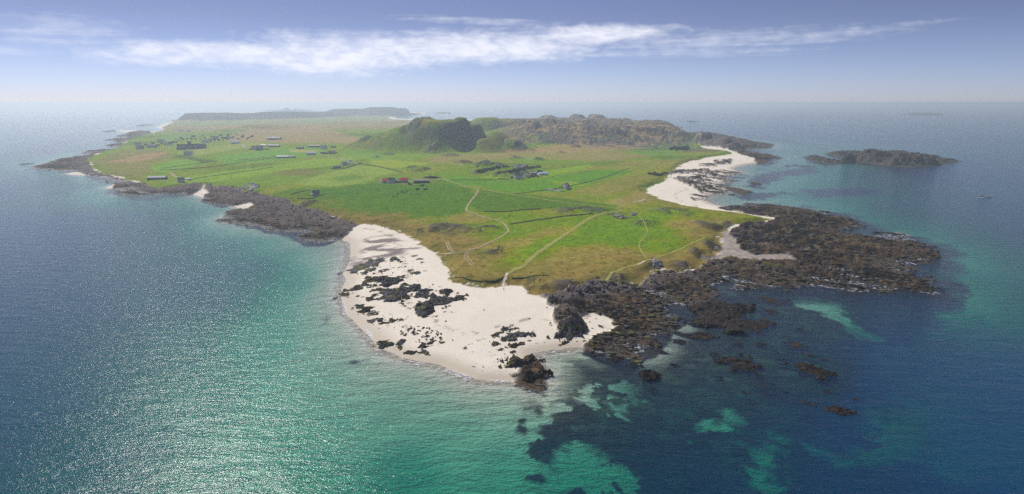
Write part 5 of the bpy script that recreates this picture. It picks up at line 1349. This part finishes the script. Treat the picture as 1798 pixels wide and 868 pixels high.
for k, (x_, y_) in enumerate(sorted([(1180,757),(1230,741),(1243,727),(1266,747),(1300,737),(1302,721),(1360,767),(1475,769),(1172,787),(1128,797),(1188,762)])):
    x, y, z = G(*z540(x_, y_))
    o = bpy.data.objects.new('cow', cow_m if k % 3 else calf_m); link(o); o.location = (x, y, z); o.rotation_euler = (0, 0, tr.uniform(0, 6.3))
    tag(o, f'black cow grazing below the red-roofed farm, {ordn(k, 11)} of the herd', 'cow', 'cattle below the farm')
SHEEP = [(z540(1020,668), 'just left below the white farmhouse'), (z540(1105,650), 'right in front of the white farmhouse'), (z540(1230,655), 'below the second red-roofed barn'), (z540(568,739), 'left one of the close pair right of the slate-roofed cottage'),
 (z540(590,744), 'right one of the close pair right of the slate-roofed cottage'), (z540(935,631), 'left of the white-roofed farm shed'), ((590,379.5), 'just above the grey shore rocks'), ((600,382), 'above the top end of the beach'), ((699,393.5), 'on the dune crest above the beach weed streaks'),
 ((565,320), 'on the pale hill field above the slate-roofed cottage'), ((470,310), 'in the middle of the left pasture below the wall'), ((440,276), 'leftmost of three above the long wall'), ((452,274), 'middle one of three above the long wall'), ((468,272), 'rightmost of three above the long wall'),
 ((1000,300), 'left one of two on the bright field right of the blue-roofed shed'), ((1012,297), 'right one of two on the bright field right of the blue-roofed shed'), ((960,345), 'beside the grass track below the pale outcrop'), ((430,300), 'on the bright strip above the lower left wall'),
 ((764,305), 'behind the long dark barn of the farm'), ((500,290), 'left one of two below the long white-roofed shed'), ((520,287), 'right one of two below the long white-roofed shed'), ((660,333), 'down the slope left of the cattle'), ((760,360), 'on the dark field left of the sandy track'), ((610,352), 'on the dark field right of the slate-roofed cottage')]
for k, ((u, v), lb) in enumerate(SHEEP):
    x, y, z = G(u, v)
    o = bpy.data.objects.new('sheep', sheep_m); link(o); o.location = (x, y, z); o.rotation_euler = (0, 0, tr.uniform(0, 6.3))
    tag(o, f'white sheep {lb}', 'sheep', 'sheep on the pasture')
CLOTH = simple('dark_outdoor_clothes', (.030, .032, .045), .9, .2); SKIN = simple('skin', (.42, .26, .19), .6, .1); HAIR = simple('dark_hair', (.03, .02, .015), .7, .2); TROUS = simple('charcoal_trousers', (.045, .042, .045), .9, .2)
x, y, z = G(884.5, 510)
pr = empty('person', (x, y, z), R(200)); tag(pr, 'walker in dark clothes on the pale sand below the dune path', 'person')
J = [((0,0,.95),(.15,.12)),((0,0,1.15),(.14,.11)),((0,0,1.38),(.18,.12)),((0,0,1.50),(.06,.06)),((0,.02,1.60),(.085,.10)),((0,.03,1.72),(.07,.09)),
     ((.11,.0,.88),(.09,.09)),((.12,.10,.50),(.062,.062)),((.12,.02,.08),(.045,.045)),((.12,.16,.04),(.04,.03)),
     ((-.11,.0,.88),(.09,.09)),((-.12,-.02,.50),(.062,.062)),((-.12,-.22,.10),(.045,.045)),((-.12,-.10,.04),(.04,.03)),
     ((.21,0,1.40),(.06,.06)),((.26,-.06,1.12),(.045,.045)),((.26,.06,.88),(.035,.035)),((.26,.09,.80),(.035,.02)),
     ((-.21,0,1.40),(.06,.06)),((-.26,.06,1.12),(.045,.045)),((-.26,.16,.90),(.035,.035)),((-.26,.19,.82),(.035,.02))]
E = [(0,1),(1,2),(2,3),(3,4),(4,5),(0,6),(6,7),(7,8),(8,9),(0,10),(10,11),(11,12),(12,13),(2,14),(14,15),(15,16),(16,17),(2,18),(18,19),(19,20),(20,21)]
body = skinned('body', J, E, CLOTH)
body.materials.append(SKIN); body.materials.append(TROUS)
for p in body.polygons:
    c = p.center
    p.material_index = 1 if (c.z > 1.47 or (abs(c.x) > .2 and c.z < .90 and c.z > .7)) else (2 if c.z < .92 else 0)
mesh_obj('body', body, None, pr)
bm = bmesh.new(); bmesh.ops.create_icosphere(bm, subdivisions=2, radius=.112)
for v in list(bm.verts):
    if v.co.z < -.03 or (v.co.y > .05 and v.co.z < .05): bm.verts.remove(v)
hm_ = bpy.data.meshes.new('hair'); bm.to_mesh(hm_); bm.free()
hr = mesh_obj('hair', hm_, HAIR, pr); hr.location = (0, .015, 1.70)

# ------------------------------------------------------------------ small boat near the far islet
x, y = P(1664, 203.2)
bt = empty('boat', (x, y, 0), R(70)); tag(bt, 'small white boat beside the hump-backed islet', 'boat')
hb = MB()
secs = [(-6, 1.4, 1.3), (-3, 1.9, 1.3), (1, 2.0, 1.4), (4, 1.3, 1.7), (6.5, .08, 2.1)]
for sx, hw, tz in secs: hb.v += [(sx, -hw, tz), (sx, -hw * .6, -.4), (sx, hw * .6, -.4), (sx, hw, tz)]
for i in range(len(secs) - 1):
    for k in range(3): hb.f.append((i * 4 + k, i * 4 + k + 1, i * 4 + 4 + k + 1, i * 4 + 4 + k))
    hb.f.append((i * 4 + 3, i * 4, i * 4 + 4, i * 4 + 7))
hb.f.append((3, 2, 1, 0))
hb.build('hull', WALLM['white'], bt)
MB().box(-3.2, 1.2, -1.2, 1.2, 1.35, 3.4).build('wheelhouse', WALLM['white'], bt)
MB().box(1.201, 1.26, -1.0, 1.0, 2.2, 3.1).build('windscreen', GLASS, bt)
MB().tube((-1, 0, 3.4), (-1, 0, 7.0), .09, .05, 6).build('mast', POLEM, bt)

# ------------------------------------------------------------------ surf along the sand
fm, t = material('surf_foam')
geo = t.new('ShaderNodeNewGeometry')
nf = t.noise(geo.outputs['Position'], .8, 7, .72)
at = t.new('ShaderNodeAttribute', attribute_name='edge')
sp = t.new('ShaderNodeSeparateColor'); t.put(sp.inputs[0], at.outputs['Color'])
alpha = t.m('MULTIPLY', t.ss(t.m('ADD', t.m('MULTIPLY', sp.outputs[0], .5), t.m('MULTIPLY', t.m('SUBTRACT', nf, .5), 2.6)), .28, .75), .85)
df = t.new('ShaderNodeBsdfDiffuse'); df.inputs[0].default_value = (.82, .84, .84, 1)
tp = t.new('ShaderNodeBsdfTransparent')
ms = t.new('ShaderNodeMixShader'); t.put(ms.inputs[0], alpha); t.put(ms.inputs[1], tp.outputs[0]); t.put(ms.inputs[2], df.outputs[0])
t.put(t.new('ShaderNodeOutputMaterial').inputs[0], ms.outputs[0])
def surf(line, w_in, w_out, zz=.16):
    """a strip of broken foam: line of survey points on the water, widths landward and seaward per point"""
    pts = [Vector(P(u, v, .1)) for u, v in line]
    ln = smooth_line([tuple(p) for p in pts], 1.0); n = len(ln)
    V = []; F = []; Ecol = []
    for i, q in enumerate(ln):
        d_ = (ln[min(i + 1, n - 1)] - ln[max(i - 1, 0)]).normalized(); nr = Vector((-d_.y, d_.x))
        e = math.sin(math.pi * i / (n - 1)) ** .5
        for k in range(7):
            s_ = k / 6; off = (-w_out + (w_in + w_out) * s_) * (.35 + .65 * e)
            p = q + nr * off
            V.append((p.x, p.y, max(zz, float(hz(p.x, p.y)) + .06)))
            Ecol.append((math.sin(math.pi * s_) * e, 0, 0, 1))
    for i in range(n - 1):
        for k in range(6): F.append((i * 7 + k, i * 7 + k + 1, i * 7 + 8 + k, i * 7 + 7 + k))
    me = bpy.data.meshes.new('surf_foam'); me.from_pydata(V, [], F); me.update(); add_color(me, 'edge', np.array(Ecol, np.float32))
    return tag(mesh_obj('surf_foam', me, fm), kind='stuff')
surf([(601,523),(604,536),(607,550),(610,562)], 2.4, 2.4)
surf([(636,572),(646,583),(654,595),(656,600)], 3.2, 3.2)
surf([(708,632),(722,635),(745,638),(760,640)], 1.2, 1.2)
surf([(778,648),(795,655),(815,662),(837,668)], 4.5, 4.0)
surf([(845,668),(870,669),(895,670),(915,671)], 1.8, 1.8)
surf([(1712,346.5),(1722,347),(1732,346.5)], 6, 5)
surf([(1176,223),(1192,224.4),(1212,223)], 14, 12, .4)
surf([(1575,409.5),(1590,412),(1600,416)], 2.5, 2.0)
